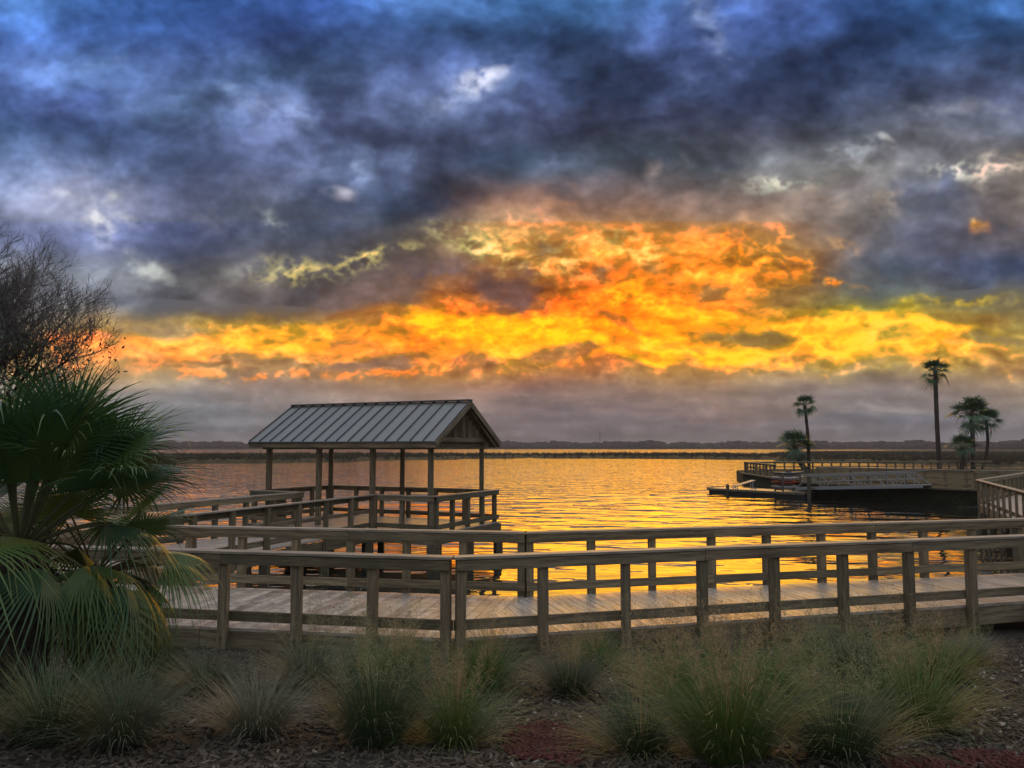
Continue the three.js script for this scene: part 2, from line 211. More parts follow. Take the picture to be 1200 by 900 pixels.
const darkWood = woodMat(woodDark, [1, 1, 1], 0.85, 0.4), darkWood2 = woodMat(woodDark, [0.8, 0.8, 0.78], 0.85, 0.1);

const boxCache = new Map();
function boxGeo(l, h, w, r = 0.006) {
  const key = [l, h, w, r].map((x) => x.toFixed(3)).join();
  if (boxCache.has(key)) return boxCache.get(key);
  let g = r > 0 ? new RoundedBoxGeometry(l, h, w, 1, Math.min(r, h * 0.3, w * 0.3)) : new THREE.BoxGeometry(l, h, w);
  const p = g.attributes.position, n = g.attributes.normal, uv = g.attributes.uv, L = l >= h && l >= w ? 0 : h >= w ? 1 : 2;
  for (let i = 0; i < p.count; i++) {
    const P = [p.getX(i), p.getY(i), p.getZ(i)], N = [Math.abs(n.getX(i)), Math.abs(n.getY(i)), Math.abs(n.getZ(i))], rest = [0, 1, 2].filter((k) => k !== L);
    uv.setXY(i, N[L] > 0.8 ? P[rest[0]] : P[L], N[rest[0]] > N[rest[1]] ? P[rest[1]] : P[rest[0]] + 0.31);
  }
  boxCache.set(key, g); return g;
}
const X = new THREE.Vector3(1, 0, 0);
// a straight timber from a to b (its middle line), h high and w wide
function bar(name, a, b, h, w, mat, parent, r) {
  const len = a.distanceTo(b), m = part(name, boxGeo(+len.toFixed(3), h, w, r), mat, parent), dir = b.clone().sub(a).normalize();
  m.position.copy(a).add(b).multiplyScalar(0.5);
  const side = new THREE.Vector3().crossVectors(dir, new THREE.Vector3(0, 1, 0)); if (side.lengthSq() < 1e-6) side.set(0, 0, 1); side.normalize();
  const up = new THREE.Vector3().crossVectors(side, dir);
  m.quaternion.setFromRotationMatrix(new THREE.Matrix4().makeBasis(dir, up, side)); return m;
}
const V = (x, y, z) => new THREE.Vector3(x, y, z);
function barGeo(a, b, h, w, r = 0) { const len = a.distanceTo(b), g = boxGeo(+len.toFixed(3), h, w, r).clone(), dir = b.clone().sub(a).normalize(), side = new THREE.Vector3().crossVectors(dir, V(0, 1, 0)); if (side.lengthSq() < 1e-6) side.set(0, 0, 1); side.normalize(); const up = new THREE.Vector3().crossVectors(side, dir); g.applyMatrix4(new THREE.Matrix4().makeBasis(dir, up, side).setPosition(a.clone().add(b).multiplyScalar(0.5))); return g; }
const merge = (list) => mergeGeometries(list.map((g) => { const c = g.index ? g.toNonIndexed() : g.clone(); for (const k of Object.keys(c.attributes)) if (!['position', 'normal', 'uv'].includes(k)) c.deleteAttribute(k); return c; }));

// ------------------------------------------------------------------ ground, water, marsh, far shore
const PROFILE = [[-400, 2.2], [-20, 1.95], [0, 1.9], [3, 1.82], [4.5, 1.73], [6, 1.5], [8, 1.12], [10, 0.8], [12.5, 0.5], [14.5, 0.4], [17, -0.1], [20, -0.6], [26, -1.3], [45, -2.2], [5000, -2.4]];
function groundY(x, z) {
  const s = -z - sstep(-9.5, -15, x) * 15 + fbm(x / 6, z / 6, 3.3, 2) * 0.8;
  let i = 1; while (i < PROFILE.length - 1 && PROFILE[i][0] < s) i++;
  const [a, ya] = PROFILE[i - 1], [b, yb] = PROFILE[i];
  return mix(ya, yb, clamp((s - a) / (b - a))) + (s < 17 ? fbm(x / 0.7, z / 0.7, 9.9, 3) * 0.06 + fbm(x / 2.5, z / 2.5, 5.9, 2) * 0.1 : 0);
}
function sheet(xs, zs, fy, uvScale = 1) {
  const P = [], U = [], I = [], nx = xs.length;
  zs.forEach((z, j) => xs.forEach((x, i) => { P.push(x, fy(x, z), z); U.push(x * uvScale, -z * uvScale); if (i && j) { const k = j * nx + i; I.push(k - nx - 1, k - 1, k, k - nx - 1, k, k - nx); } }));
  const g = new THREE.BufferGeometry(); g.setAttribute('position', new THREE.Float32BufferAttribute(P, 3)); g.setAttribute('uv', new THREE.Float32BufferAttribute(U, 2)); g.setIndex(I); g.computeVertexNormals(); return g;
}
const line = (a, b, n) => Array.from({ length: n + 1 }, (_, i) => mix(a, b, i / n));
const soilTex = tex(512, 512, (u, v) => { const a = tile(u, v, 40, 40, 2.2, 3), b = tile(u, v, 6, 6, 5.2, 3), c = tile(u, v, 90, 90, 8.8, 1); const k = 0.30 + a * 0.26 + b * 0.14 + (c > 0.42 ? 0.22 : 0); return [k * 1.04, k * 0.97, k * 0.84]; });
const soil = new THREE.MeshStandardMaterial({ map: (() => { const t = soilTex.clone(); t.repeat.set(0.55, 0.55); t.needsUpdate = true; return t; })(), color: new THREE.Color(0.5, 0.5, 0.5), roughness: 0.95, bumpMap: soilTex, bumpScale: 0.02 });
structure('ground', sheet([-3000, -900, -300, -120, -60, ...line(-34, 34, 190), 60, 120, 300, 900, 3000], [400, 120, 40, 10, ...line(1, -20, 120), -24, -30, -38, -50, -80, -200, -800, -3000], groundY), soil);

// wind ripples as a normal map that repeats after one tile of 40 m
function waterNormals(seed, n, kmin, kmax, rms, spread) {
  const R = rng(seed), N = 1024, hx = new Float32Array(N * N), hy = new Float32Array(N * N); const waves = [];
  for (let i = 0; i < n; i++) { const k = kmin * (kmax / kmin) ** R(), th = Math.PI / 2 + (R() + R() + R() - 1.5) * spread, kx = Math.round(k * Math.cos(th)), ky = Math.round(k * Math.sin(th)) || 1; waves.push([kx, ky, R() * 6.283, (0.6 + 0.8 * R()) / Math.sqrt(kx * kx + ky * ky) ** 0.15]); }
  const S = new Float32Array(4096).map((_, i) => Math.cos(i / 4096 * 2 * Math.PI)); let sum = 0;
  for (const [kx, ky, ph, a] of waves) { const l = Math.hypot(kx, ky), ax = a * kx / l, ay = a * ky / l, p0 = ph / 6.2832 * 4096; for (let j = 0; j < N; j++) for (let i = 0; i < N; i++) { const c = S[(((kx * i + ky * j) * 4 + p0) | 0) & 4095]; hx[j * N + i] += ax * c; hy[j * N + i] += ay * c; } }
  for (let i = 0; i < N * N; i++) sum += hx[i] ** 2 + hy[i] ** 2; const k = rms / Math.sqrt(sum / (N * N));
  const d = new Uint8Array(N * N * 4);
  for (let i = 0; i < N * N; i++) { const x = -hx[i] * k, y = -hy[i] * k, l = 1 / Math.sqrt(1 + x * x + y * y); d[i * 4] = (x * l * 0.5 + 0.5) * 255; d[i * 4 + 1] = (y * l * 0.5 + 0.5) * 255; d[i * 4 + 2] = (l * 0.5 + 0.5) * 255; d[i * 4 + 3] = 255; }
  const t = new THREE.DataTexture(d, N, N); t.wrapS = t.wrapT = THREE.RepeatWrapping; t.magFilter = THREE.LinearFilter; t.needsUpdate = true; return t;
}
const waterMat = (t, rep, sc) => { t.repeat.set(1 / rep, 1 / rep); return new THREE.MeshPhysicalMaterial({ color: new THREE.Color(0.022, 0.024, 0.02), roughness: 0.04, ior: 1.45, normalMap: t, normalScale: new THREE.Vector2(sc, sc) }); };
{
  // polar grid; wind patches choose the ripples triangle by triangle
  const calm = waterMat(waterNormals(5, 110, 10, 170, 0.034, 0.9), 40, 1), breeze = waterMat(waterNormals(9, 110, 10, 190, 0.1, 1.0), 43, 1);
  const NA = 360, NR = 190, P = [], U = [], I = [[], []];
  for (let j = 0; j <= NR; j++) for (let i = 0; i <= NA; i++) {
    const r = 9 * (3600 / 9) ** (j / NR), a = mix(-1.75, 1.75, i / NA), x = r * Math.sin(a), z = -r * Math.cos(a); P.push(x, 0, z); U.push(x, -z);
    if (i && j) {
      const k = j * (NA + 1) + i, w = fbm(x / 30, z / 16, 4.4, 3) * 34 + fbm(x / 5, z / 3, 6.4, 2) * 12, edge = 54 + Math.max(0, x) * 0.35, m = r + w > edge ? 1 : 0;
      I[m].push(k - NA - 2, k, k - 1, k - NA - 2, k - NA - 1, k);
    }
  }
  I.forEach((idx, m) => { const g = new THREE.BufferGeometry(); g.setAttribute('position', new THREE.Float32BufferAttribute(P, 3)); g.setAttribute('uv', new THREE.Float32BufferAttribute(U, 2)); g.setAttribute('normal', new THREE.Float32BufferAttribute(P.map((_, i) => (i % 3 === 1 ? 1 : 0)), 3)); g.setIndex(idx); structure('water', g, m ? breeze : calm); });
}

// marsh islands: low banks of cord grass, their outlines by bearing
const marshTex = tex(256, 256, (u, v) => { const a = tile(u, v, 30, 30, 1.2, 3), b = tile(u, v, 5, 5, 7.7, 2), k = 0.26 + a * 0.2 + b * 0.16; return [k * 1.05, k, k * 0.62]; });
const marshMat = new THREE.MeshStandardMaterial({ map: (() => { const t = marshTex.clone(); t.repeat.set(0.04, 0.04); t.needsUpdate = true; return t; })(), roughness: 1 });
const NEAR = [[-200, 150], [180, 158], [240, 168], [330, 178], [420, 196], [520, 215], [620, 240], [760, 225], [880, 205], [960, 190], [1060, 178], [1150, 168], [1300, 150], [1500, 120]];
const FAR = [[-200, 330], [200, 330], [420, 340], [560, 300], [640, 310], [700, 350], [900, 340], [960, 560], [1100, 700], [1300, 700], [1500, 700]];
const look = (T, p) => { let i = 1; while (i < T.length - 1 && T[i][0] < p) i++; return mix(T[i - 1][1], T[i][1], clamp((p - T[i - 1][0]) / (T[i][0] - T[i - 1][0]))); };
function marshY(x, z) {
  const r = Math.hypot(x, z), px = 600 + F * x / Math.max(1, -z), n = look(NEAR, px), f = look(FAR, px);
  const e = fbm(x / 40, z / 22, 12.2, 4), inn = Math.min((r - n) / 26 + e * 1.9, (f - r) / 60 + e * 1.4);
  let h = sstep(-0.15, 0.25, inn) * 1.05 - 0.4;
  const pool = fbm(x / 70, z / 20, 33.3, 3); if (pool > 0.33 && r > n + 14) h = -0.3;
  if (px > 940 && Math.abs(r - 225 - (px - 1000) * 0.12 + e * 26) < 13) h = -0.3;
  return h + (h > 0.2 ? fbm(x / 5, z / 5, 2.1, 3) * 0.5 : 0);
}
{
  const P = [], U = [], I = [], NA = 420, NR = 130;
  for (let j = 0; j <= NR; j++) for (let i = 0; i <= NA; i++) { const r = 120 * (760 / 120) ** (j / NR), a = mix(-0.85, 0.85, i / NA), x = r * Math.sin(a), z = -r * Math.cos(a); P.push(x, marshY(x, z), z); U.push(x, z); if (i && j) { const k = j * (NA + 1) + i; I.push(k - NA - 2, k, k - 1, k - NA - 2, k - NA - 1, k); } }
  const g = new THREE.BufferGeometry(); g.setAttribute('position', new THREE.Float32BufferAttribute(P, 3)); g.setAttribute('uv', new THREE.Float32BufferAttribute(U, 2)); g.setIndex(I); g.computeVertexNormals(); structure('marsh', g, marshMat);
  const R = rng(71), blades = []; for (let i = 0; i < 9; i++) { const a = R() * 6.28, q = 0.5 * R(), x = Math.cos(a) * q, z = Math.sin(a) * q, h = 0.6 + R() * 0.7, l = (R() - 0.5) * 0.5; blades.push(new THREE.BufferGeometry().setAttribute('position', new THREE.Float32BufferAttribute([x - 0.06, 0, z, x + 0.06, 0, z, x + l, h, z + l * 0.5], 3))); }
  const rg = mergeGeometries(blades); rg.computeVertexNormals();
  const M = new THREE.Matrix4(), list = []; for (let i = 0; i < 60000 && list.length < 16000; i++) { const px = mix(-50, 1350, R()), r = mix(130, 420, R() ** 1.5), x = (px - 600) / F * r, z = -r, y = marshY(x, z); if (y > 0.25) list.push([x, y, z, 0.5 + R() * 0.5, R() * 6.28]); }
  const im = new THREE.InstancedMesh(rg, new THREE.MeshStandardMaterial({ color: new THREE.Color(0.07, 0.062, 0.032), roughness: 1, side: THREE.DoubleSide }), list.length);
  list.forEach(([x, y, z, s, t], i) => im.setMatrixAt(i, M.compose(V(x, y - 0.1, z), new THREE.Quaternion().setFromAxisAngle(V(0, 1, 0), t), V(s * 1.6, s, s * 1.6))));
  im.name = 'marsh_reeds'; im.userData = { kind: 'stuff', label: 'low brown cord grass covering the marsh islands across the water', category: 'reeds' }; scene.add(im);
}
{
  // far shore: a strip of land and the wood on it
  const P = [], I = [], NA = 300; for (let i = 0; i <= NA; i++) { const a = mix(-1.0, 1.0, i / NA), r0 = 1080 + fbm(a * 9, 1, 2, 3) * 160 - sstep(0.35, 0.7, a) * 240; for (const [r, y] of [[r0, -0.5], [r0 + 14, 1.0], [r0 + 120, 3], [r0 + 900, 6]]) P.push(r * Math.sin(a), y, -r * Math.cos(a)); if (i) for (let k = 0; k < 3; k++) { const q = i * 4 + k; I.push(q - 4, q + 1, q, q - 4, q - 3, q + 1); } }
  const g = new THREE.BufferGeometry(); g.setAttribute('position', new THREE.Float32BufferAttribute(P, 3)); g.setIndex(I); g.computeVertexNormals(); structure('far_shore', g, new THREE.MeshStandardMaterial({ color: new THREE.Color(0.05, 0.05, 0.035), roughness: 1 }));
  const c = new THREE.IcosahedronGeometry(1, 3), p = c.attributes.position; for (let i = 0; i < p.count; i++) { const v = V(p.getX(i), p.getY(i), p.getZ(i)), k = 1 + fbm(v.x * 2.2, v.y * 2.2, v.z * 2.2, 3) * 0.7; p.setXYZ(i, v.x * k, v.y * k * 0.8, v.z * k); } c.computeVertexNormals();
  const R = rng(15), list = []; for (let i = 0; i < 3600; i++) { const a = mix(-0.78, 0.78, R()), r0 = 1080 + fbm(a * 9, 1, 2, 3) * 160 - sstep(0.35, 0.7, a) * 240, r = r0 + 16 + R() * 90, h = (4.6 + 4.2 * R() ** 2 + fbm(a * 26, 3, 1, 3) * 5.5) * (1 - 0.12 * sstep(0.35, 0.7, a)); list.push([r * Math.sin(a), h * 0.62 + 0.8, -r * Math.cos(a), 3 + R() * 4.5, h * 0.72, R() * 6.28]); }
  const im = new THREE.InstancedMesh(c, new THREE.MeshStandardMaterial({ color: new THREE.Color(0.04, 0.046, 0.032), roughness: 1 }), list.length), M = new THREE.Matrix4();
  list.forEach(([x, y, z, w, h, t], i) => im.setMatrixAt(i, M.compose(V(x, y, z), new THREE.Quaternion().setFromAxisAngle(V(0, 1, 0), t), V(w, h, w))));
  im.name = 'far_wood'; im.userData = { kind: 'stuff', label: 'dark line of woodland along the far shore', category: 'wood' }; scene.add(im);
  const steel = new THREE.MeshStandardMaterial({ color: new THREE.Color(0.09, 0.09, 0.1), roughness: 0.7 }), q = ray(703, 512), t = 1010 / -q.z, mast = thing('radio_mast', 'thin radio mast rising above the woodland on the far shore', 'mast', [q.x * t, 1, -1010]);
  part('pole', new THREE.CylinderGeometry(0.3, 0.45, 20.5, 8).translate(0, 10.25, 0), steel, mast); part('antenna_head', new THREE.CylinderGeometry(0.8, 0.8, 2.2, 10).translate(0, 20, 0), steel, mast);
}

// ------------------------------------------------------------------ timber railings
const CAP = 2.07, DECK = 1.0;
let railCount = 0;
const boltGeo = new THREE.CylinderGeometry(0.014, 0.017, 0.014, 8), steelBolt = new THREE.MeshStandardMaterial({ color: 0x6f6a62, metalness: 0.8, roughness: 0.6 });
/* One straight run of railing from a to b at deck level: posts on the outer side (side = +1: to the right of a to b), a top rail and a bottom rail
   on the inner side, a flat cap over both. posts: distances of the posts from a. */
function railing(label, a, b, posts, side, opt = {}) {
  const { foot = -0.34, pw = 0.125, mats = railMats, caps = capMats, y = DECK, mid = false, group, outer = false } = opt, dir = b.clone().sub(a); const len = dir.length(); dir.normalize();
  const o = new THREE.Vector3(-dir.z, 0, dir.x).multiplyScalar(side), t = thing('timber_railing', label, 'railing', [a.x, y, a.z], 0, group), R = rng(100 + railCount++);
  const pt = (s, out, h) => dir.clone().multiplyScalar(s).addScaledVector(o, out).add(V(0, h, 0)), pick = (L) => L[Math.floor(R() * L.length)];
  for (const s of posts) bar('post', pt(s + (R() - 0.5) * 0.014, pw / 2 + 0.003, foot - R() * 0.03), pt(s, pw / 2 + 0.003, 1.028), pw, pw, pick(mats), t);
  if (outer) for (const s of posts) for (const h of [-0.11, -0.26]) { const m = part('bolt', boltGeo, steelBolt, t); m.position.copy(pt(s, pw + 0.008, h)); m.quaternion.setFromUnitVectors(V(0, 1, 0), o); }
  const cuts = [0]; for (let s = 3.6; s < len - 1.2; s += 3.6) { let q = posts[0]; for (const p of posts) if (Math.abs(p - s) < Math.abs(q - s)) q = p; if (q - cuts[cuts.length - 1] > 0.6) cuts.push(q); } cuts.push(len);
  for (let i = 1; i < cuts.length; i++) {
    const s0 = cuts[i - 1] + (i > 1 ? 0.002 : 0), s1 = cuts[i] - (i < cuts.length - 1 ? 0.002 : 0);
    bar('top_rail', pt(s0, outer ? pw + 0.025 : -0.021, 0.958), pt(s1, outer ? pw + 0.025 : -0.021, 0.958), 0.138, 0.038, pick(mats), t);
    bar('bottom_rail', pt(s0, -0.021, 0.16), pt(s1, -0.021, 0.16), 0.138, 0.038, pick(mats), t);
    if (mid) bar('middle_rail', pt(s0, -0.021, 0.56), pt(s1, -0.021, 0.56), 0.1, 0.038, pick(mats), t);
    bar('cap', pt(s0 - (i === 1 ? 0.03 : 0), outer ? 0.075 : 0.048, 1.05), pt(s1 + (i === cuts.length - 1 ? 0.03 : 0), outer ? 0.075 : 0.048, 1.05), 0.038, outer ? 0.215 : 0.2, pick(caps), t);
  }
  return t;
}
const every = (a, b, step) => { const L = []; for (let s = a; s <= b + 1e-6; s += step) L.push(+s.toFixed(3)); return L; };
// corners of the bent boardwalk
const NV = V(-0.77, DECK, -10.3), FV = V(0.23, DECK, -13.1);
const dNL = V(-0.983, 0, -0.185).normalize(), dNR = V(9.13, 0, -2.45).normalize(), dFL = V(-5.6, 0, -0.92).normalize(), dFR = V(10.02, 0, -2.46).normalize();
const along = (p, d, s) => p.clone().addScaledVector(d, s);
const nl0 = along(NV, dNL, 0.0), nr0 = along(NV, dNR, 0.0);
railing('landward boardwalk railing between the bend and the fan palms, above the grasses', along(NV, dNL, 0.01), along(NV, dNL, 11.5), [0.075, 1.08, 2.17, 3.25, 4.36, 5.45, 6.55, 7.65, 8.75, 9.85], -1, { outer: true });
railing('landward boardwalk railing between the bend and the bare mulch, above the grasses', along(NV, dNR, 0.01), along(NV, dNR, 13), [0.075, 1.2, 2.4, 3.58, 4.75, 5.93, 7.12, 8.3, 9.5, 10.7, 11.9], 1, { outer: true });
railing('water side boardwalk railing between the bend and the pavilion walkway', along(FV, dFL, 0.01), along(FV, dFL, 8.15), [0.07, 1.08, 2.08, 3.1, 4.12, 5.14, 6.16, 7.18, 8.08], 1);
railing('water side boardwalk railing beyond the bend, facing the dock with palms', along(FV, dFR, 0.01), along(FV, dFR, 13.5), [0.07, 1.17, 2.3, 3.45, 4.56, 5.7, 6.8, 7.95, 9.08, 10.2, 11.35, 12.5], -1);

// ------------------------------------------------------------------ the boardwalk itself, board by board
{
  const bw = thing('boardwalk', 'bent timber boardwalk of weathered planks between the grasses and the water', 'boardwalk', [0, 0, 0]);
  const R = rng(31), pitch = 0.146, th = 0.04;
  // a board with its own slanted ends, in plan p00 p10 p11 p01
  function slab(q) {
    const P = [], U = [], N = [], I = [], top = DECK, bot = DECK - th, o = R() * 3, cx = (q[0].x + q[2].x) / 2, cz = (q[0].z + q[2].z) / 2;
    const face = (pts, uvs) => { const k = P.length / 3; const n = new THREE.Vector3().crossVectors(pts[1].clone().sub(pts[0]), pts[2].clone().sub(pts[0])).normalize(); pts.forEach((p, i) => { P.push(p.x - cx, p.y, p.z - cz); N.push(n.x, n.y, n.z); U.push(...uvs[i]); }); I.push(k, k + 1, k + 2, k, k + 2, k + 3); };
    const l = q[0].distanceTo(q[3]), T = q.map((p) => V(p.x, top, p.z)), B = q.map((p) => V(p.x, bot, p.z));
    face([T[0], T[1], T[2], T[3]], [[o, o], [o, o + 0.14], [o + l, o + 0.14], [o + l, o]]);
    for (let i = 0; i < 4; i++) { const j = (i + 1) % 4, w = q[i].distanceTo(q[j]); face([T[j], T[i], B[i], B[j]], [[o + w, o], [o, o], [o, o + th], [o + w, o + th]]); }
    face([B[3], B[2], B[1], B[0]], [[o, o], [o + l, o], [o + l, o + 0.14], [o, o + 0.14]]);
    const g = new THREE.BufferGeometry(); g.setAttribute('position', new THREE.Float32BufferAttribute(P, 3)); g.setAttribute('normal', new THREE.Float32BufferAttribute(N, 3)); g.setAttribute('uv', new THREE.Float32BufferAttribute(U, 2)); g.setIndex(I);
    const m = part('board', g, boardMats[Math.floor(R() * boardMats.length)], bw); m.position.set(cx, (R() - 0.5) * 0.003, cz); m.rotation.x = (R() - 0.5) * 0.0012; m.rotation.z = (R() - 0.5) * 0.003;
  }
  const cross = (p, d, a, b) => { const e = b.clone().sub(a), den = d.x * e.z - d.z * e.x, s = ((a.x - p.x) * e.z - (a.z - p.z) * e.x) / den; return along(p, d, s); };
  const back = 6;
  for (const [d, df, sgn, n] of [[dNL, dFL, -1, 76], [dNR, dFR, 1, 84]]) {
    const nrm = V(-d.z, 0, d.x).multiplyScalar(-sgn), F0 = along(FV, df, -3), F1 = along(FV, df, 20);            // boards run square to their own edge
    if (nrm.z > 0) nrm.negate();
    for (let i = -22; i < n; i++) {
      const s0 = i * pitch, s1 = s0 + pitch - 0.007, q = [];
      for (const s of [s0, s1]) {
        const base = along(NV, d, s), f = cross(base, nrm, F0, F1); let b = base;
        // left of the mitre the boards start on the line between the two corners
        const m = cross(base, nrm, NV, FV), sMit = m.clone().sub(base).dot(nrm), sF = f.clone().sub(base).dot(nrm);
        const e = FV.clone().sub(NV), sideOf = (p) => (e.x * (p.z - NV.z) - e.z * (p.x - NV.x)) * sgn;              // which side of the mitre
        const inB = sideOf(base) >= -1e-9, inF = sideOf(f) >= -1e-9;
        q.push([inB ? base : inF ? m : null, inF ? f : inB ? m : null, sMit, sF]);
      }
      if (!q[0][0] || !q[1][0]) continue;
      const c = [q[0][0], q[1][0], q[1][1], q[0][1]]; if (c[0].distanceTo(c[3]) < 0.08 && c[1].distanceTo(c[2]) < 0.08) continue;
      const area = (c[1].x - c[0].x) * (c[2].z - c[0].z) - (c[1].z - c[0].z) * (c[2].x - c[0].x);
      slab(area > 0 ? [c[0], c[3], c[2], c[1]].map((p) => p) : c);
    }
  }
  // fascia on both sides, beams and piles under
  for (const [p, d, s, len, k] of [[NV, dNL, -1, 11.6, 0], [NV, dNR, 1, 13.2, 1], [FV, dFL, 1, 11.6, 2], [FV, dFR, -1, 13.7, 3]]) {
    const o = V(-d.z, 0, d.x).multiplyScalar(s);
    for (let q = 0; q < len; q += 3.66) bar('fascia_board', along(p, d, q + 0.002).addScaledVector(o, -0.021).add(V(0, -0.185, 0)), along(p, d, Math.min(len, q + 3.656)).addScaledVector(o, -0.021).add(V(0, -0.185, 0)), 0.285, 0.038, railMats[(k + Math.round(q)) % 4], bw);
    for (let q = 0.6; q < len; q += 2.4) { const c = along(p, d, q).addScaledVector(o, -0.3); c.y = -1.2; part('pile', boxGeo(0.2, 3.2, 0.2, 0.01), railMats[3], bw).position.set(c.x, -0.75, c.z); }
    bar('beam', along(p, d, 0.3).addScaledVector(o, -0.3).add(V(0, -0.2, 0)), along(p, d, len).addScaledVector(o, -0.3).add(V(0, -0.2, 0)), 0.24, 0.09, railMats[1], bw);
  }
}

// a deck of boards too small to tell apart: boards across the line a-b, merged
function decking(name, label, category, quad, n, group) {
  const t = thing(name, label, category, [quad[0].x, DECK, quad[0].z], 0, group), o = quad[0], L = quad.map((p) => V(p.x - o.x, 0, p.z - o.z)), gs = [[], []], R = rng(900 + n);
  for (let i = 0; i < n; i++) {
    const f = (i + 0.5) / n, a = L[0].clone().lerp(L[1], f), b = L[3].clone().lerp(L[2], f), w = L[0].distanceTo(L[1]) / n;
    gs[R() < 0.5 ? 0 : 1].push(barGeo(a.setY(-0.02), b.setY(-0.02), 0.04, w - 0.007));
  }
  gs.forEach((g, k) => { const m = part('boards', merge(g), boardMats[k * 3], t); m.userData.kind = 'stuff'; });
  return t;
}
function skirt(t, o, a, b, piles, mat = railMats[1]) {
  const A = V(a.x - o.x, -0.2, a.z - o.z), B = V(b.x - o.x, -0.2, b.z - o.z); bar('fascia_board', A, B, 0.28, 0.04, mat, t);
  const n = Math.max(2, Math.round(A.distanceTo(B) / piles)); for (let i = 0; i <= n; i++) { const c = A.clone().lerp(B, clamp(i / n, 0.02, 0.98)); part('pile', boxGeo(0.22, 3.3, 0.22, 0.01), railMats[3], t).position.set(c.x, -2.0, c.z); }
}

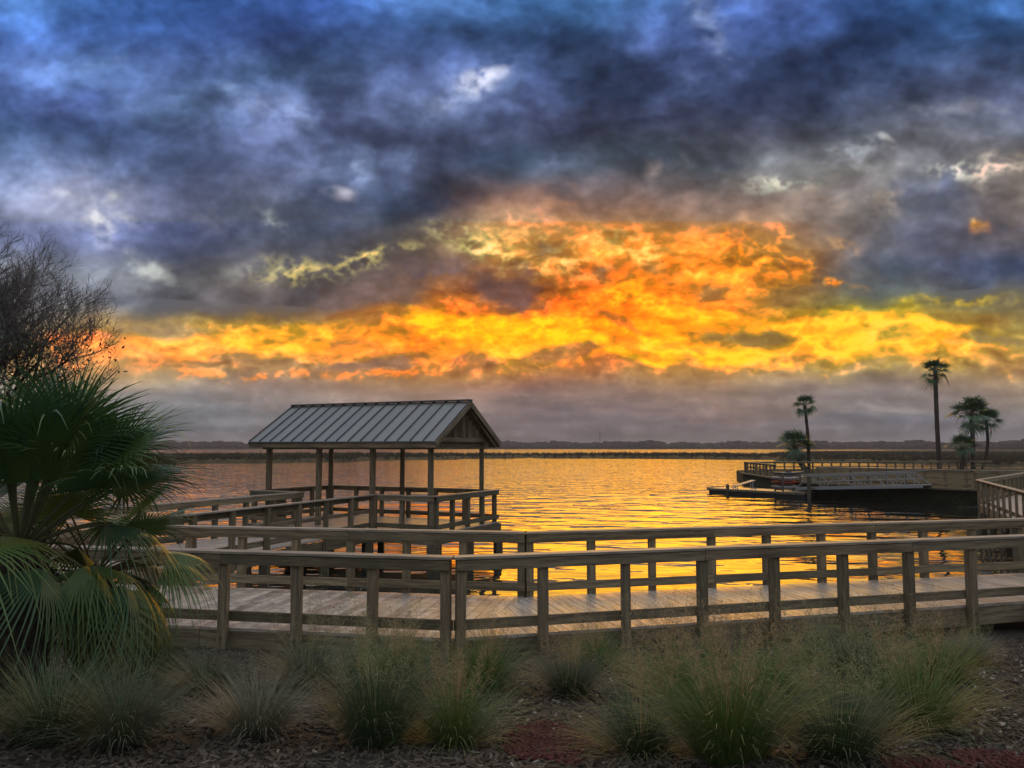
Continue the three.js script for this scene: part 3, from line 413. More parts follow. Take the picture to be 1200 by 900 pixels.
// ------------------------------------------------------------------ the pavilion over the water
const TH = 0.457, PA = V(-Math.cos(TH), 0, -Math.sin(TH)), PB = V(Math.sin(TH), 0, -Math.cos(TH)), PO = V(-1.3, DECK, -24.3), PL = 7.3, PW = 2.06;
const pv = (u, v, y = 0) => PO.clone().addScaledVector(PA, u).addScaledVector(PB, v).add(V(0, y, 0));
{
  const q = [pv(0, -2.08), pv(7.32, -2.08), pv(7.32, 2.08), pv(0, 2.08)];
  const d = decking('pavilion_deck', 'square timber platform standing in the water under the pavilion', 'deck', q, 50);
  for (let i = 0; i < 4; i++) skirt(d, q[0], q[i], q[(i + 1) % 4], 2.3, railMats[i]);
  const p = thing('pavilion', 'open timber pavilion with a grey standing seam metal gable roof', 'pavilion', [PO.x, DECK, PO.z]);
  const L = (u, v, y) => V(0, y, 0).addScaledVector(PA, u).addScaledVector(PB, v);
  const near = [0.47, 2.59, 4.71, 6.83], far = [0.47, 3.65, 6.83], vN = -PW + 0.47, vF = PW - 0.47, H = 2.42;
  for (const u of near) bar('post', L(u, vN, 0), L(u, vN, H), 0.165, 0.165, railMats[1], p);
  for (const u of far) bar('post', L(u, vF, 0), L(u, vF, H), 0.15, 0.15, railMats[3], p);
  for (const v of [vN, vF]) bar('beam', L(0.25, v, H + 0.115), L(7.05, v, H + 0.115), 0.23, 0.19, railMats[0], p);
  for (const u of [0.47, 6.83]) bar('tie_beam', L(u, vN + 0.1, H + 0.11), L(u, vF - 0.1, H + 0.11), 0.21, 0.14, railMats[1], p);
  const E = 2.66, RID = 3.93, rise = RID - E;                                                     // roof surface heights above the deck at eave and ridge
  const sl = Math.hypot(PW, rise);
  const metal = [0, 1, 2].map((i) => new THREE.MeshStandardMaterial({ color: new THREE.Color(...[[0.34, 0.355, 0.335], [0.36, 0.375, 0.355], [0.32, 0.34, 0.325]][i]), metalness: 0.75, roughness: [0.42, 0.46, 0.44][i] }));
  const seam = new THREE.MeshStandardMaterial({ color: new THREE.Color(0.16, 0.17, 0.19), metalness: 0.6, roughness: 0.5 });
  const n = 16, pw = PL / n;
  for (const s of [-1, 1]) {
    const eave = (u, dy = 0) => L(u, s * PW, E + dy), ridge = (u, dy = 0) => L(u, s * 0.02, RID + dy);
    for (let i = 0; i < n; i++) bar('roof_panel', eave((i + 0.5) * pw), ridge((i + 0.5) * pw), 0.012, pw - 0.016, metal[(i * 7 + (s > 0 ? 1 : 0)) % 3], p, 0);
    for (let i = 0; i <= n; i++) bar('roof_seam', eave(clamp(i * pw, 0.02, PL - 0.02), 0.022), ridge(clamp(i * pw, 0.02, PL - 0.02), 0.022), 0.05, 0.024, seam, p, 0.004);
    bar('roof_sheathing', L(PL / 2, s * (PW - 0.03), E - 0.05), L(PL / 2, s * 0.03, RID - 0.06), 0.04, PL - 0.1, railMats[3], p, 0);
    bar('fascia_board', L(0.02, s * (PW - 0.035), E - 0.115), L(PL - 0.02, s * (PW - 0.035), E - 0.115), 0.15, 0.035, railMats[2], p);
    bar('gutter_edge', L(0, s * (PW + 0.005), E - 0.02), L(PL, s * (PW + 0.005), E - 0.02), 0.045, 0.03, seam, p, 0.004);
    for (let i = 0; i <= 8; i++) bar('rafter', L(clamp(i * PL / 8, 0.1, PL - 0.1), s * (PW - 0.12), E - 0.14), L(clamp(i * PL / 8, 0.1, PL - 0.1), s * 0.05, RID - 0.16), 0.14, 0.045, railMats[i % 4], p);
    for (const u of [0.0, PL]) bar('barge_board', L(u, s * PW, E - 0.09), L(u, s * 0.0, RID - 0.085), 0.16, 0.035, railMats[u ? 0 : 2], p);
  }
  bar('ridge_cap', L(-0.01, 0, RID + 0.045), L(PL + 0.01, 0, RID + 0.045), 0.05, 0.22, seam, p, 0.012);
  for (const u of [0.32, PL - 0.32]) {
    // gable: vertical boards, collar beam, king post
    const m = 13; for (let i = 0; i < m; i++) { const v0 = -1.5 + i * 3 / m, v = v0 + 1.5 / m, h = (1 - Math.abs(v) / PW) * rise + E - 0.3, y0 = H + 0.36; if (h > y0 + 0.05) bar('gable_board', L(u, v, y0), L(u, v, h), 0.2, 0.022, railMats[i % 4], p, 0); }
    bar('collar_beam', L(u + (u < 1 ? -0.03 : 0.03), -1.62, H + 0.3), L(u + (u < 1 ? -0.03 : 0.03), 1.62, H + 0.3), 0.15, 0.04, railMats[2], p);
    bar('king_post', L(u + (u < 1 ? -0.05 : 0.05), 0, H + 0.38), L(u + (u < 1 ? -0.05 : 0.05), 0, RID - 0.2), 0.1, 0.06, railMats[0], p);
  }
  // railings round the platform; the walkway comes in on the landward side
  railing('short railing on the landward edge of the pavilion deck, next to the walkway entrance', pv(0.08, -2.02), pv(2.3, -2.02), [0.1, 1.15, 2.15], 1);
  railing('railing along the gable end of the pavilion deck facing the open bay', pv(0.06, -1.95), pv(0.06, 2.0), [0.12, 1.05, 2.0, 2.95, 3.85], -1);
  railing('long railing on the seaward edge of the pavilion deck', pv(0.08, 2.02), pv(7.2, 2.02), [0.1, 1.25, 2.4, 3.55, 4.7, 5.85, 7.0], -1);
  railing('railing along the palmetto end of the pavilion deck under the far gable', pv(7.26, -1.95), pv(7.26, 2.0), [0.12, 1.05, 2.0, 2.95, 3.85], 1);
  railing('stub of railing on the landward edge of the pavilion deck, beyond the walkway entrance', pv(5.05, -2.02), pv(7.2, -2.02), [0.1, 1.1, 2.05], 1);
}
{
  // walkway from the boardwalk to the pavilion
  const R0 = V(-4.2, DECK, -23.5), R1 = V(-7.82, DECK, -14.45), L0 = V(-6.67, DECK, -24.75), L1 = V(-10.8, DECK, -14.95), q = [R0, R1, L1, L0];
  const w = decking('walkway', 'straight timber walkway leading from the boardwalk to the pavilion', 'walkway', q, 66);
  skirt(w, R0, R0, R1, 2.4); skirt(w, R0, L0, L1, 2.4);
  railing('railing on the dock side of the walkway to the pavilion', R0, R1, every(0.1, 9.7, 1.2), -1, { mid: true });
  railing('railing on the palmetto side of the walkway to the pavilion', L0, L1, every(0.1, 10.5, 1.2), 1, { mid: true });
  const b = at(324, 612, DECK), bin = thing('litter_bin', 'square slatted timber litter bin at the pavilion end of the walkway', 'bin', [b.x, DECK, b.z], 0.4);
  for (let i = 0; i < 7; i++) for (const [x, z, l, wd] of [[0, 0.26, 0.56, 0.03], [0, -0.26, 0.56, 0.03], [0.26, 0, 0.03, 0.48], [-0.26, 0, 0.03, 0.48]]) part('slat', boxGeo(l, 0.095, wd, 0.004), railMats[i % 4], bin).position.set(x, 0.08 + i * 0.115, z);
  part('liner', new THREE.CylinderGeometry(0.2, 0.19, 0.78, 18).translate(0, 0.41, 0), new THREE.MeshStandardMaterial({ color: 0x2b2d2e, roughness: 0.7 }), bin);
  part('lid', boxGeo(0.6, 0.045, 0.6, 0.01), darkWood, bin).position.set(0, 0.9, 0);
}

// ------------------------------------------------------------------ the walkway at the right and the dock peninsula
{
  const A = V(14.2, DECK, -19.6), B = V(20.4, DECK, -33.8), C = V(30.5, DECK, -45.2), n1 = V(0.917, 0, 0.4), n2 = V(0.748, 0, 0.663);
  const B2 = B.clone().addScaledVector(n1, 2.4), A2 = A.clone().addScaledVector(n1, 2.4), C2 = C.clone().addScaledVector(n2, 2.4);
  const d = decking('walkway', 'near leg of timber walkway leading from the boardwalk to the palm dock', 'walkway', [A, B, B2, A2], 106), e = decking('walkway', 'far leg of timber walkway ending at the palm dock', 'walkway', [B, C, C2, B2], 104);
  skirt(d, A, A, B, 2.4); skirt(e, B, B, C, 2.4);
  railing('railing on the bay side of the near leg of the walkway to the palm dock', A, B, every(0.1, 15.4, 1.18), -1, { foot: -0.6, pw: 0.085 });
  railing('railing on the far leg of the walkway to the palm dock', B, C, every(0.2, 15, 1.2), -1);
}
{
  // grassy land behind a timber bulkhead
  const edge = [[20.66, -53.64], [26.9, -45.31], [36, -43], [60, -42], [80, -50], [80, -92], [46, -92], [30, -89], [24.5, -84], [22.2, -74], [21.2, -62]], sh = new THREE.Shape(edge.map(([x, z]) => new THREE.Vector2(x, -z)));
  const g = new THREE.ExtrudeGeometry(sh, { depth: 2.1, bevelEnabled: true, bevelSize: 0.12, bevelThickness: 0.1, bevelSegments: 2 }).rotateX(-Math.PI / 2).translate(0, -1.25, 0);
  const grassT = tex(256, 256, (u, v) => { const a = tile(u, v, 40, 40, 4.2, 3), b = tile(u, v, 5, 5, 6.7, 2), k = 0.2 + a * 0.16 + b * 0.12; return [k * 0.85, k, k * 0.6]; }); grassT.repeat.set(0.2, 0.2);
  structure('dock_land', g, new THREE.MeshStandardMaterial({ map: grassT, roughness: 1 }));
  const bk = thing('bulkhead', 'dark timber bulkhead holding back the land under the gangway', 'bulkhead', [edge[0][0], 0, edge[0][1]]), o = V(edge[0][0], 0, edge[0][1]);
  for (const [i, j] of [[9, 10], [10, 0], [0, 1], [1, 2]]) {
    const a = V(edge[i][0], 0, edge[i][1]).sub(o), b = V(edge[j][0], 0, edge[j][1]).sub(o), dir = b.clone().sub(a), len = dir.length(); dir.normalize(); const out = V(-dir.z, 0, dir.x); if (out.dot(V(-0.8, 0, 0.6)) < 0) out.negate();
    for (let s = 0; s < len - 0.15; s += 0.3) { const c = a.clone().addScaledVector(dir, s + 0.15).addScaledVector(out, 0.2 + (Math.round(s / 0.3) % 2) * 0.015); bar('sheet_board', c.clone().setY(-1.2), c.clone().setY(0.94), 0.29, 0.06, Math.round(s / 0.3) % 3 ? darkWood2 : darkWood, bk, 0).quaternion.setFromRotationMatrix(new THREE.Matrix4().makeBasis(V(0, 1, 0), dir, out)); }
    bar('cap_beam', a.clone().addScaledVector(out, 0.24).setY(1.0), b.clone().addScaledVector(out, 0.24).setY(1.0), 0.12, 0.3, railMats[1], bk);
  }
  const pts = [[22.4, -74.2], [49, -78.9], [62, -80]].map(([x, z]) => V(x, DECK, z));
  railing('railing on the seaward edge of the palm dock', pts[0], pts[1], every(0.1, 27, 1.0), -1, { mid: true });
  railing('railing at the tip of the palm dock beyond the floating dock', V(22.4, DECK, -74.2), V(21.5, DECK, -63), every(0.1, 11.2, 1.2), 1, { mid: true });
  railing('railing on top of the bulkhead behind the gangway', V(21.1, DECK + 0.06, -53.7), V(27.1, DECK + 0.06, -45.7), every(0.1, 10, 1.2), -1, { y: 1.06, foot: 0, mid: true });
  railing('railing on the bulkhead between the gangway and the walkway', V(27.2, DECK + 0.06, -45.6), V(36, DECK + 0.06, -43.5), every(0.1, 9, 1.2), -1, { y: 1.06, foot: 0, mid: true });
}
const alu = new THREE.MeshStandardMaterial({ color: new THREE.Color(0.4, 0.43, 0.46), metalness: 0.7, roughness: 0.5 });
{
  // aluminium gangway from the bulkhead down to the float
  const a = V(25.0, 1.12, -46.6), b = V(19.9, 0.62, -53.4), t = thing('gangway', 'silver aluminium truss gangway sloping down to the floating dock', 'gangway', [b.x, 0, b.z]); a.x -= b.x; a.z -= b.z; const B = V(0, 0.62, 0), dir = a.clone().sub(B), len = dir.length(); dir.normalize(); const side = V(-dir.z, 0, dir.x).normalize();
  const P = (s, w, h) => B.clone().addScaledVector(dir, s).addScaledVector(side, w).add(V(0, h, 0)), n = 8, st = len / n;
  for (const w of [-0.6, 0.6]) {
    bar('bottom_chord', P(0, w, 0.02), P(len, w, 0.02), 0.2, 0.08, alu, t); bar('top_chord', P(0.7, w, 0.84), P(len - 0.9, w, 0.84), 0.09, 0.08, alu, t); bar('handrail', P(0.3, w * 0.9, 0.95), P(len - 0.2, w * 0.9, 0.95), 0.045, 0.045, alu, t); bar('middle_rail', P(0.5, w * 0.96, 0.47), P(len - 0.5, w * 0.96, 0.47), 0.05, 0.04, alu, t);
    for (let i = 1; i < n; i++) { bar('upright', P(i * st, w, 0.12), P(i * st, w, 0.8), 0.05, 0.05, alu, t); }
    for (let i = 0; i < n; i++) { const up = i % 2 === 0; bar('diagonal', P(i * st + 0.1, w, up ? 0.1 : 0.8), P((i + 1) * st - 0.1, w, up ? 0.8 : 0.1), 0.05, 0.04, alu, t); }
  }
  bar('deck_plate', P(0, 0, 0.08), P(len, 0, 0.08), 0.05, 1.08, alu, t);
}
{
  // floating dock
  const a = V(15.6, 0, -59.4), b = V(20.6, 0, -53.0), t = thing('floating_dock', 'low dark floating dock lying on the water at the foot of the gangway', 'dock', [a.x, 0, a.z]), B = b.clone().sub(a), len = B.length(), dir = B.clone().normalize(), side = V(-dir.z, 0, dir.x); const P = (s, w, h) => V(0, h, 0).addScaledVector(dir, s).addScaledVector(side, w);
  bar('float_hull', P(0.1, -0.2, 0.08), P(len, -0.2, 0.08), 0.5, 2.3, new THREE.MeshStandardMaterial({ color: 0x26282a, roughness: 0.55 }), t, 0.03);
  const gs = []; for (let s = 0.1; s < len; s += 0.15) gs.push(barGeo(P(s, -1.4, 0.37), P(s, 1.0, 0.37), 0.04, 0.143)); const dk = part('boards', merge(gs), boardMats[2], t); dk.userData.kind = 'stuff';
  for (const w of [-1.42, 1.02]) bar('rub_rail', P(0, w, 0.3), P(len, w, 0.3), 0.14, 0.05, railMats[3], t);
  for (const s of [0.3, 2.2, 4.1]) { const c = part('cleat', mergeGeometries([new THREE.CylinderGeometry(0.03, 0.05, 0.12, 8), new THREE.CapsuleGeometry(0.03, 0.3, 4, 8).rotateZ(Math.PI / 2).translate(0, 0.08, 0)].map((g) => g.toNonIndexed())), alu, t); c.position.copy(P(s, 0.8, 0.44)); }
  const bump = part('bow_fender', new THREE.CapsuleGeometry(0.12, 1.9, 6, 14).rotateX(Math.PI / 2), new THREE.MeshStandardMaterial({ color: 0x202224, roughness: 0.6 }), t); bump.position.copy(P(-0.1, -0.2, 0.32)); bump.rotation.y = Math.atan2(side.x, side.z);
  // launching ramp on the float
  const r = thing('boarding_ramp', 'small sloping boarding ramp on legs on the floating dock', 'ramp', [a.x + P(2.6, 0, 0).x, 0.39, a.z + P(2.6, 0, 0).z]); bar('ramp_board', V(-0.7, 0.22, 0.1), V(0.75, 0.62, -0.2), 0.06, 0.6, alu, r); for (const [x, z, h] of [[-0.6, 0.3, 0.22], [-0.6, -0.15, 0.22], [0.6, 0.1, 0.55], [0.6, -0.4, 0.55]]) bar('leg', V(x, 0, z), V(x, h, z), 0.06, 0.06, alu, r);
  // kayak rack
  const kc = P(len - 1.9, 0.05, 0.39).add(a), rk = thing('kayak_rack', 'timber rack on the floating dock stacked with kayaks', 'rack', [kc.x, 0.39, kc.z], 0.35);
  for (const x of [-0.75, 0.75]) { for (const z of [-0.42, 0.42]) bar('upright', V(x, 0, z), V(x, 1.28, z), 0.09, 0.09, darkWood, rk); for (const y of [0.1, 0.42, 0.74, 1.06]) bar('arm', V(x, y, -0.42), V(x, y, 0.42), 0.06, 0.06, darkWood, rk); }
  const hull = new THREE.SphereGeometry(1, 28, 14); { const p = hull.attributes.position; for (let i = 0; i < p.count; i++) { const x = p.getX(i), k = Math.max(0, 1 - x * x); p.setXYZ(i, x * 1.45, p.getY(i) * (p.getY(i) > 0 ? 0.1 : 0.15) + x * x * 0.09, p.getZ(i) * 0.34 * k ** 0.15); } hull.computeVertexNormals(); }
  [['pale grey', 0x9aa2a8, 0.29, 'lowest shelf'], ['dull red', 0x8c2f2a, 0.61, 'second shelf'], ['white', 0xc9ccce, 0.93, 'third shelf'], ['dark blue grey', 0x46525e, 1.25, 'top']].forEach(([n, c, y, w]) => {
    const k = thing('kayak', n + ' kayak lying on the ' + w + ' of the rack', 'kayak', [kc.x, 0.39 + y, kc.z], 0.35); part('hull', hull, new THREE.MeshStandardMaterial({ color: c, roughness: 0.4 }), k); part('cockpit_rim', new THREE.TorusGeometry(0.2, 0.02, 8, 24).rotateX(Math.PI / 2).scale(1.5, 1, 0.95), new THREE.MeshStandardMaterial({ color: 0x1b1c1d, roughness: 0.6 }), k).position.set(0, 0.1, 0);
  });
  for (const [x, z, h, lb] of [[19.9, -51.9, 1.5, 'dark mooring pile in the water beside the kayak rack'], [16.0, -57.5, 0.62, 'short mooring pile at the outer end of the floating dock']]) { const p = thing('mooring_pile', lb, 'pile', [x, 0, z]); part('shaft', new THREE.CylinderGeometry(0.13, 0.15, h + 1.6, 14).translate(0, (h - 1.6) / 2, 0), darkWood2, p); part('pile_cap', new THREE.ConeGeometry(0.16, 0.14, 14).translate(0, h + 0.07, 0), darkWood, p); }
}
console.log('built structures');

// ------------------------------------------------------------------ fan palms
const leafMat = (c, r = 0.55) => new THREE.MeshPhysicalMaterial({ color: new THREE.Color(...c), roughness: r, transmission: 0.25, thickness: 0, side: THREE.DoubleSide });
const greens = [leafMat([0.095, 0.22, 0.1], 0.36), leafMat([0.14, 0.25, 0.07], 0.38), leafMat([0.2, 0.25, 0.065], 0.42), leafMat([0.09, 0.19, 0.11], 0.35)], deadLeaf = leafMat([0.17, 0.125, 0.07], 0.9);
const petioleMat = new THREE.MeshStandardMaterial({ color: new THREE.Color(0.13, 0.14, 0.07), roughness: 0.7 });
/* a costapalmate fan: stalk from the origin, rising at e0 and bending to e1, then a pleated blade whose ribs part into free, drooping tips */
function frond({ seed = 1, stalk = 0.9, e0 = 1.0, e1 = 0.6, R = 0.75, n = 38, spread = 2.1, sag = 0.2, segs = 6, cup = 0.18, wide = 1 }) {
  const q = rng(seed), pts = []; let x = 0, y = 0; for (let i = 0; i <= 8; i++) { pts.push(V(x, y, 0)); const e = mix(e0, e1, i / 8); x += Math.cos(e) * stalk / 8; y += Math.sin(e) * stalk / 8; }
  const hub = pts[8], T = V(Math.cos(e1), Math.sin(e1), 0), N = V(-Math.sin(e1), Math.cos(e1), 0), P = [], I = [];
  const dth = 2 * spread / n, pos = (th, r, off, k) => {
    const a = Math.cos(th), b = Math.sin(th), bend = r * r / R * (0.1 * Math.max(0, a)), p = hub.clone().addScaledVector(T, r * a * (1 - 0.1 * r / R)); p.z += r * b; p.addScaledVector(N, cup * Math.abs(b) * r - bend + off); p.y -= k * Math.max(0, r / R - 0.45) ** 2 * R + sag * r * r / R * 0.45; return p; };
  for (let i = 0; i < n; i++) {
    const th = -spread + (i + 0.5) * dth, len = R * (1 - 0.28 * (Math.abs(th) / spread) ** 2) * (0.82 + q() * 0.26), tip = sag * (0.8 + q() * 2.6) + (q() < 0.2 ? 0.3 + q() * 0.9 : 0), jit = (q() - 0.5) * dth * 2.2, base = P.length / 3;
    for (let s = 0; s <= segs; s++) {
      const f = s / segs, r = 0.02 + (len - 0.02) * f, joined = 0.33 * R; let w = r < joined ? r * Math.tan(dth / 2) : joined * Math.tan(dth / 2) * Math.max(0.04, 1 - (r - joined) / (len - joined)) ** 0.8; w *= wide;
      const t2 = th + jit * Math.max(0, f - 0.4), da = Math.atan2(w, r), l = pos(t2 - da, r, 0, tip), c = pos(t2, r, w * 0.55, tip), rr = pos(t2 + da, r, 0, tip); P.push(l.x, l.y, l.z, c.x, c.y, c.z, rr.x, rr.y, rr.z);
      if (s) { const k = base + s * 3; I.push(k - 3, k - 2, k, k - 2, k + 1, k, k - 2, k - 1, k + 1, k - 1, k + 2, k + 1); }
    }
  }
  const g = new THREE.BufferGeometry(); g.setAttribute('position', new THREE.Float32BufferAttribute(P, 3)); g.setIndex(I); g.computeVertexNormals();
  return { blade: g, stalk: new THREE.TubeGeometry(new THREE.CatmullRomCurve3(pts), 8, 0.016 * Math.max(1, R), 5) };
}
function addFrond(palm, f, top, turn, s, mat, tilt = 0, roll = 0) { const m = part('frond', f.blade, mat, palm); m.position.copy(top); m.rotation.set(roll, turn, tilt, 'YXZ'); m.scale.setScalar(s); part('petiole', f.stalk, petioleMat, m); return m; }
const barkTex = tex(256, 256, (u, v) => { const a = tile(u, v, 6, 40, 3.2, 3), b = tile(u, v, 12, 12, 9.1, 3), k = 0.4 + a * 0.3 + b * 0.25; return [k, k * 0.92, k * 0.82]; });
const bark = new THREE.MeshStandardMaterial({ map: barkTex, color: new THREE.Color(0.55, 0.55, 0.55), roughness: 1, bumpMap: barkTex, bumpScale: 0.02 });
function trunkGeo(pts, r0, r1, seg = 24, rad = 14, rough = 0.06) {
  const c = new THREE.CatmullRomCurve3(pts), g = new THREE.TubeGeometry(c, seg, 1, rad), p = g.attributes.position, q = new THREE.Vector3();
  for (let i = 0; i <= seg; i++) { const o = c.getPointAt(i / seg); for (let j = 0; j <= rad; j++) { const k = i * (rad + 1) + j; q.set(p.getX(k), p.getY(k), p.getZ(k)).sub(o); const a = j % rad, w = mix(r0, r1, i / seg) * (1 + rough * n3(a * 1.3, i * 0.9, 3) + rough * 0.7 * Math.sin(i * 2.2)); q.multiplyScalar(w).add(o); p.setXYZ(k, q.x, q.y, q.z); } }
  g.computeVertexNormals(); return g;
}
const fHi = [
  frond({ seed: 1, stalk: 1.05, e0: 1.4, e1: 1.3, R: 0.92, n: 46, sag: 0.08, spread: 2.3 }), frond({ seed: 2, stalk: 1.05, e0: 1.15, e1: 0.95, R: 0.95, n: 46, sag: 0.1, spread: 2.3, cup: 0.1 }), frond({ seed: 3, stalk: 1.0, e0: 0.85, e1: 0.55, R: 0.92, n: 44, sag: 0.14, spread: 2.2, cup: 0.05 }),
  frond({ seed: 4, stalk: 0.9, e0: 0.5, e1: -0.15, R: 0.85, n: 34, sag: 0.5, spread: 1.8, cup: -0.25 }), frond({ seed: 5, stalk: 0.7, e0: 0.3, e1: -0.75, R: 0.78, n: 30, sag: 0.7, spread: 1.5, cup: -0.45 }), frond({ seed: 6, stalk: 0.75, e0: -0.4, e1: -1.35, R: 0.7, n: 34, sag: 0.3, spread: 1.4 }),
];
function boots(h0, h1, r0, r1, seed) { const R = rng(seed), L = []; for (let y = h0; y < h1; y += 0.075) for (let k = 0; k < 7; k++) { const a = k / 7 * 6.283 + y * 9 + R() * 0.3, t = (y - h0) / (h1 - h0), r = mix(r0, r1, t); const g = new THREE.ConeGeometry(0.05, 0.24 + R() * 0.14, 4, 1).scale(1, 1, 0.45).rotateX(0.42 + R() * 0.4).translate(0, 0, r + 0.03).rotateY(a).translate(0, y, 0); L.push(g.toNonIndexed()); } return mergeGeometries(L); }
function nearPalm(label, base, height, r0, r1, list, seed) {
  const t = thing('fan_palm', label, 'palm', [base.x, base.y, base.z]); part('trunk', trunkGeo([V(0, -0.15, 0), V(0.02, height * 0.5, 0.02), V(0, height, 0)], r0, r1, 26, 18, 0.1), bark, t); part('leaf_bases', boots(0.15, height, r0 * 0.93, r1 * 1.0, seed), bark, t);
  for (const [k, az, s, m, tilt] of list) addFrond(t, fHi[k], V(0, height - 0.06, 0), az, s, m < 0 ? deadLeaf : greens[m], (tilt || 0) + 0.12 * Math.sin(az * 7 + s * 31), 0.35 * Math.sin(az * 5 + s * 17)); return t;
}
const onGround = (px, py, d) => { const r = ray(px, py), t = d / -r.z, x = r.x * t; return V(x, groundY(x, -d), -d); };
{
  const R = rng(77);
  // the big one at the edge of the picture; its crown is where the stalks meet
  const b = onGround(22, 640, 6.6), top = at(22, 640, 0); const r = ray(22, 640), yTop = EYE + r.y * 6.6 / -r.z;
  const L = []; for (let i = 0; i < 26; i++) { const k = i < 11 ? 0 : i < 19 ? 1 : i < 23 ? 2 : 3; L.push([k, i * 2.399 + (R() - 0.5) * 0.5, 0.85 + R() * 0.2, Math.floor(R() * 4)]); }
  L.push([2, 0.25, 1.0, 3, 0.05], [1, -0.5, 1.0, 0], [2, -0.25, 1.02, 0], [1, 0.1, 0.95, 3], [0, 0.5, 0.95, 0], [2, -1.0, 0.9, 1]); for (let i = 0; i < 12; i++) L.push([i % 3 ? 4 : 3, i * 0.56 - 2.9 + (R() - 0.5) * 0.3, 0.72 + R() * 0.16, [0, 1, 3, 2][i % 4]]);
  nearPalm('tall fan palm with a thick rough trunk and big fans reaching over the boardwalk railing', b, yTop - b.y, 0.24, 0.2, L, 5);
  const b2 = onGround(112, 668, 7.4), r2 = ray(112, 668), y2 = EYE + r2.y * 7.4 / -r2.z, L2 = [];
  for (let i = 0; i < 20; i++) { const k = i < 3 ? 1 : i < 7 ? 2 : i < 12 ? 3 : 4; L2.push([k, i * 2.399 + (R() - 0.5) * 0.5, 0.62 + R() * 0.14, [1, 2, 1, 0][Math.floor(R() * 4)]]); }
  for (let i = 0; i < 6; i++) L2.push([4, -2.6 + i * 0.5, 0.7 + R() * 0.12, [1, 0, 2][i % 3]]);
  L2.push([4, -0.2, 0.76, 2], [3, 0.3, 0.72, 1], [4, -1.2, 0.78, 2], [4, 0.25, 0.74, 1]);
  nearPalm('short fan palm with drooping yellowish fans in front of the boardwalk railing', b2, y2 - b2.y, 0.17, 0.15, L2, 8);
}
// the palms on the dock, small in the picture
{
  const fLo = [[1.4, 1.2, 0.08], [1.0, 0.8, 0.1], [0.55, 0.25, 0.15], [0.1, -0.4, 0.3], [-0.5, -1.3, 0.3]].map(([e0, e1, sag], i) => frond({ seed: 40 + i, stalk: 0.75, e0, e1, R: 0.85, n: 15, sag, segs: 4, spread: 2.1, wide: 1.0 }));
  const farPalm = (label, px, cx, topY, lean, s, counts, d, r, seed) => {
    const b0 = ray(px, 550), x0 = b0.x * d / -b0.z, cr = ray(cx, topY), x1 = cr.x * d / -cr.z, yT = EYE + cr.y * d / -cr.z, t = thing('cabbage_palm', label, 'palm', [x0, 0.93, -d]), h = yT - 0.93, R = rng(seed);
    const top = V(x1 - x0, h, 0); part('trunk', trunkGeo([V(0, -0.1, 0), V((x1 - x0) * 0.4 + lean, h * 0.5, 0), top.clone().add(V(0, 0.1, 0))], r * 1.15, r, 20, 10, 0.07), bark, t);
    counts.forEach((n, k) => { for (let i = 0; i < n; i++) addFrond(t, fLo[k], top, i / n * 6.283 + k * 0.9 + R() * 0.5, s * (0.8 + R() * 0.35), greens[R() < 0.5 ? 0 : 3], (R() - 0.5) * 0.75, (R() - 0.5) * 0.9); }); };
  farPalm('slender cabbage palm at the tip of the dock, taller of the pair', 948, 943, 475, 0.1, 0.95, [5, 8, 8, 5, 5], 79, 0.15, 1);
  farPalm('squat bushy cabbage palm leaning beside the slender one at the tip of the dock', 946, 931, 524, -0.3, 1.45, [7, 11, 10, 4, 2], 78, 0.26, 2);
  farPalm('very tall cabbage palm with a small ragged crown, tallest on the dock', 1101, 1096, 436, -0.05, 1.15, [6, 9, 9, 5, 3], 79, 0.2, 3);
  farPalm('full crowned cabbage palm in the middle of the cluster of three', 1140, 1138, 487, 0.1, 1.6, [7, 11, 10, 5, 2], 79, 0.2, 4);
  farPalm('curved thin cabbage palm on the outer side of the cluster of three', 1150, 1156, 494, 0.45, 1.15, [6, 9, 8, 5, 3], 80, 0.14, 5);
  farPalm('short thick cabbage palm at the foot of the cluster of three', 1126, 1128, 524, 0.15, 1.15, [5, 8, 8, 4, 1], 78, 0.22, 6);
}
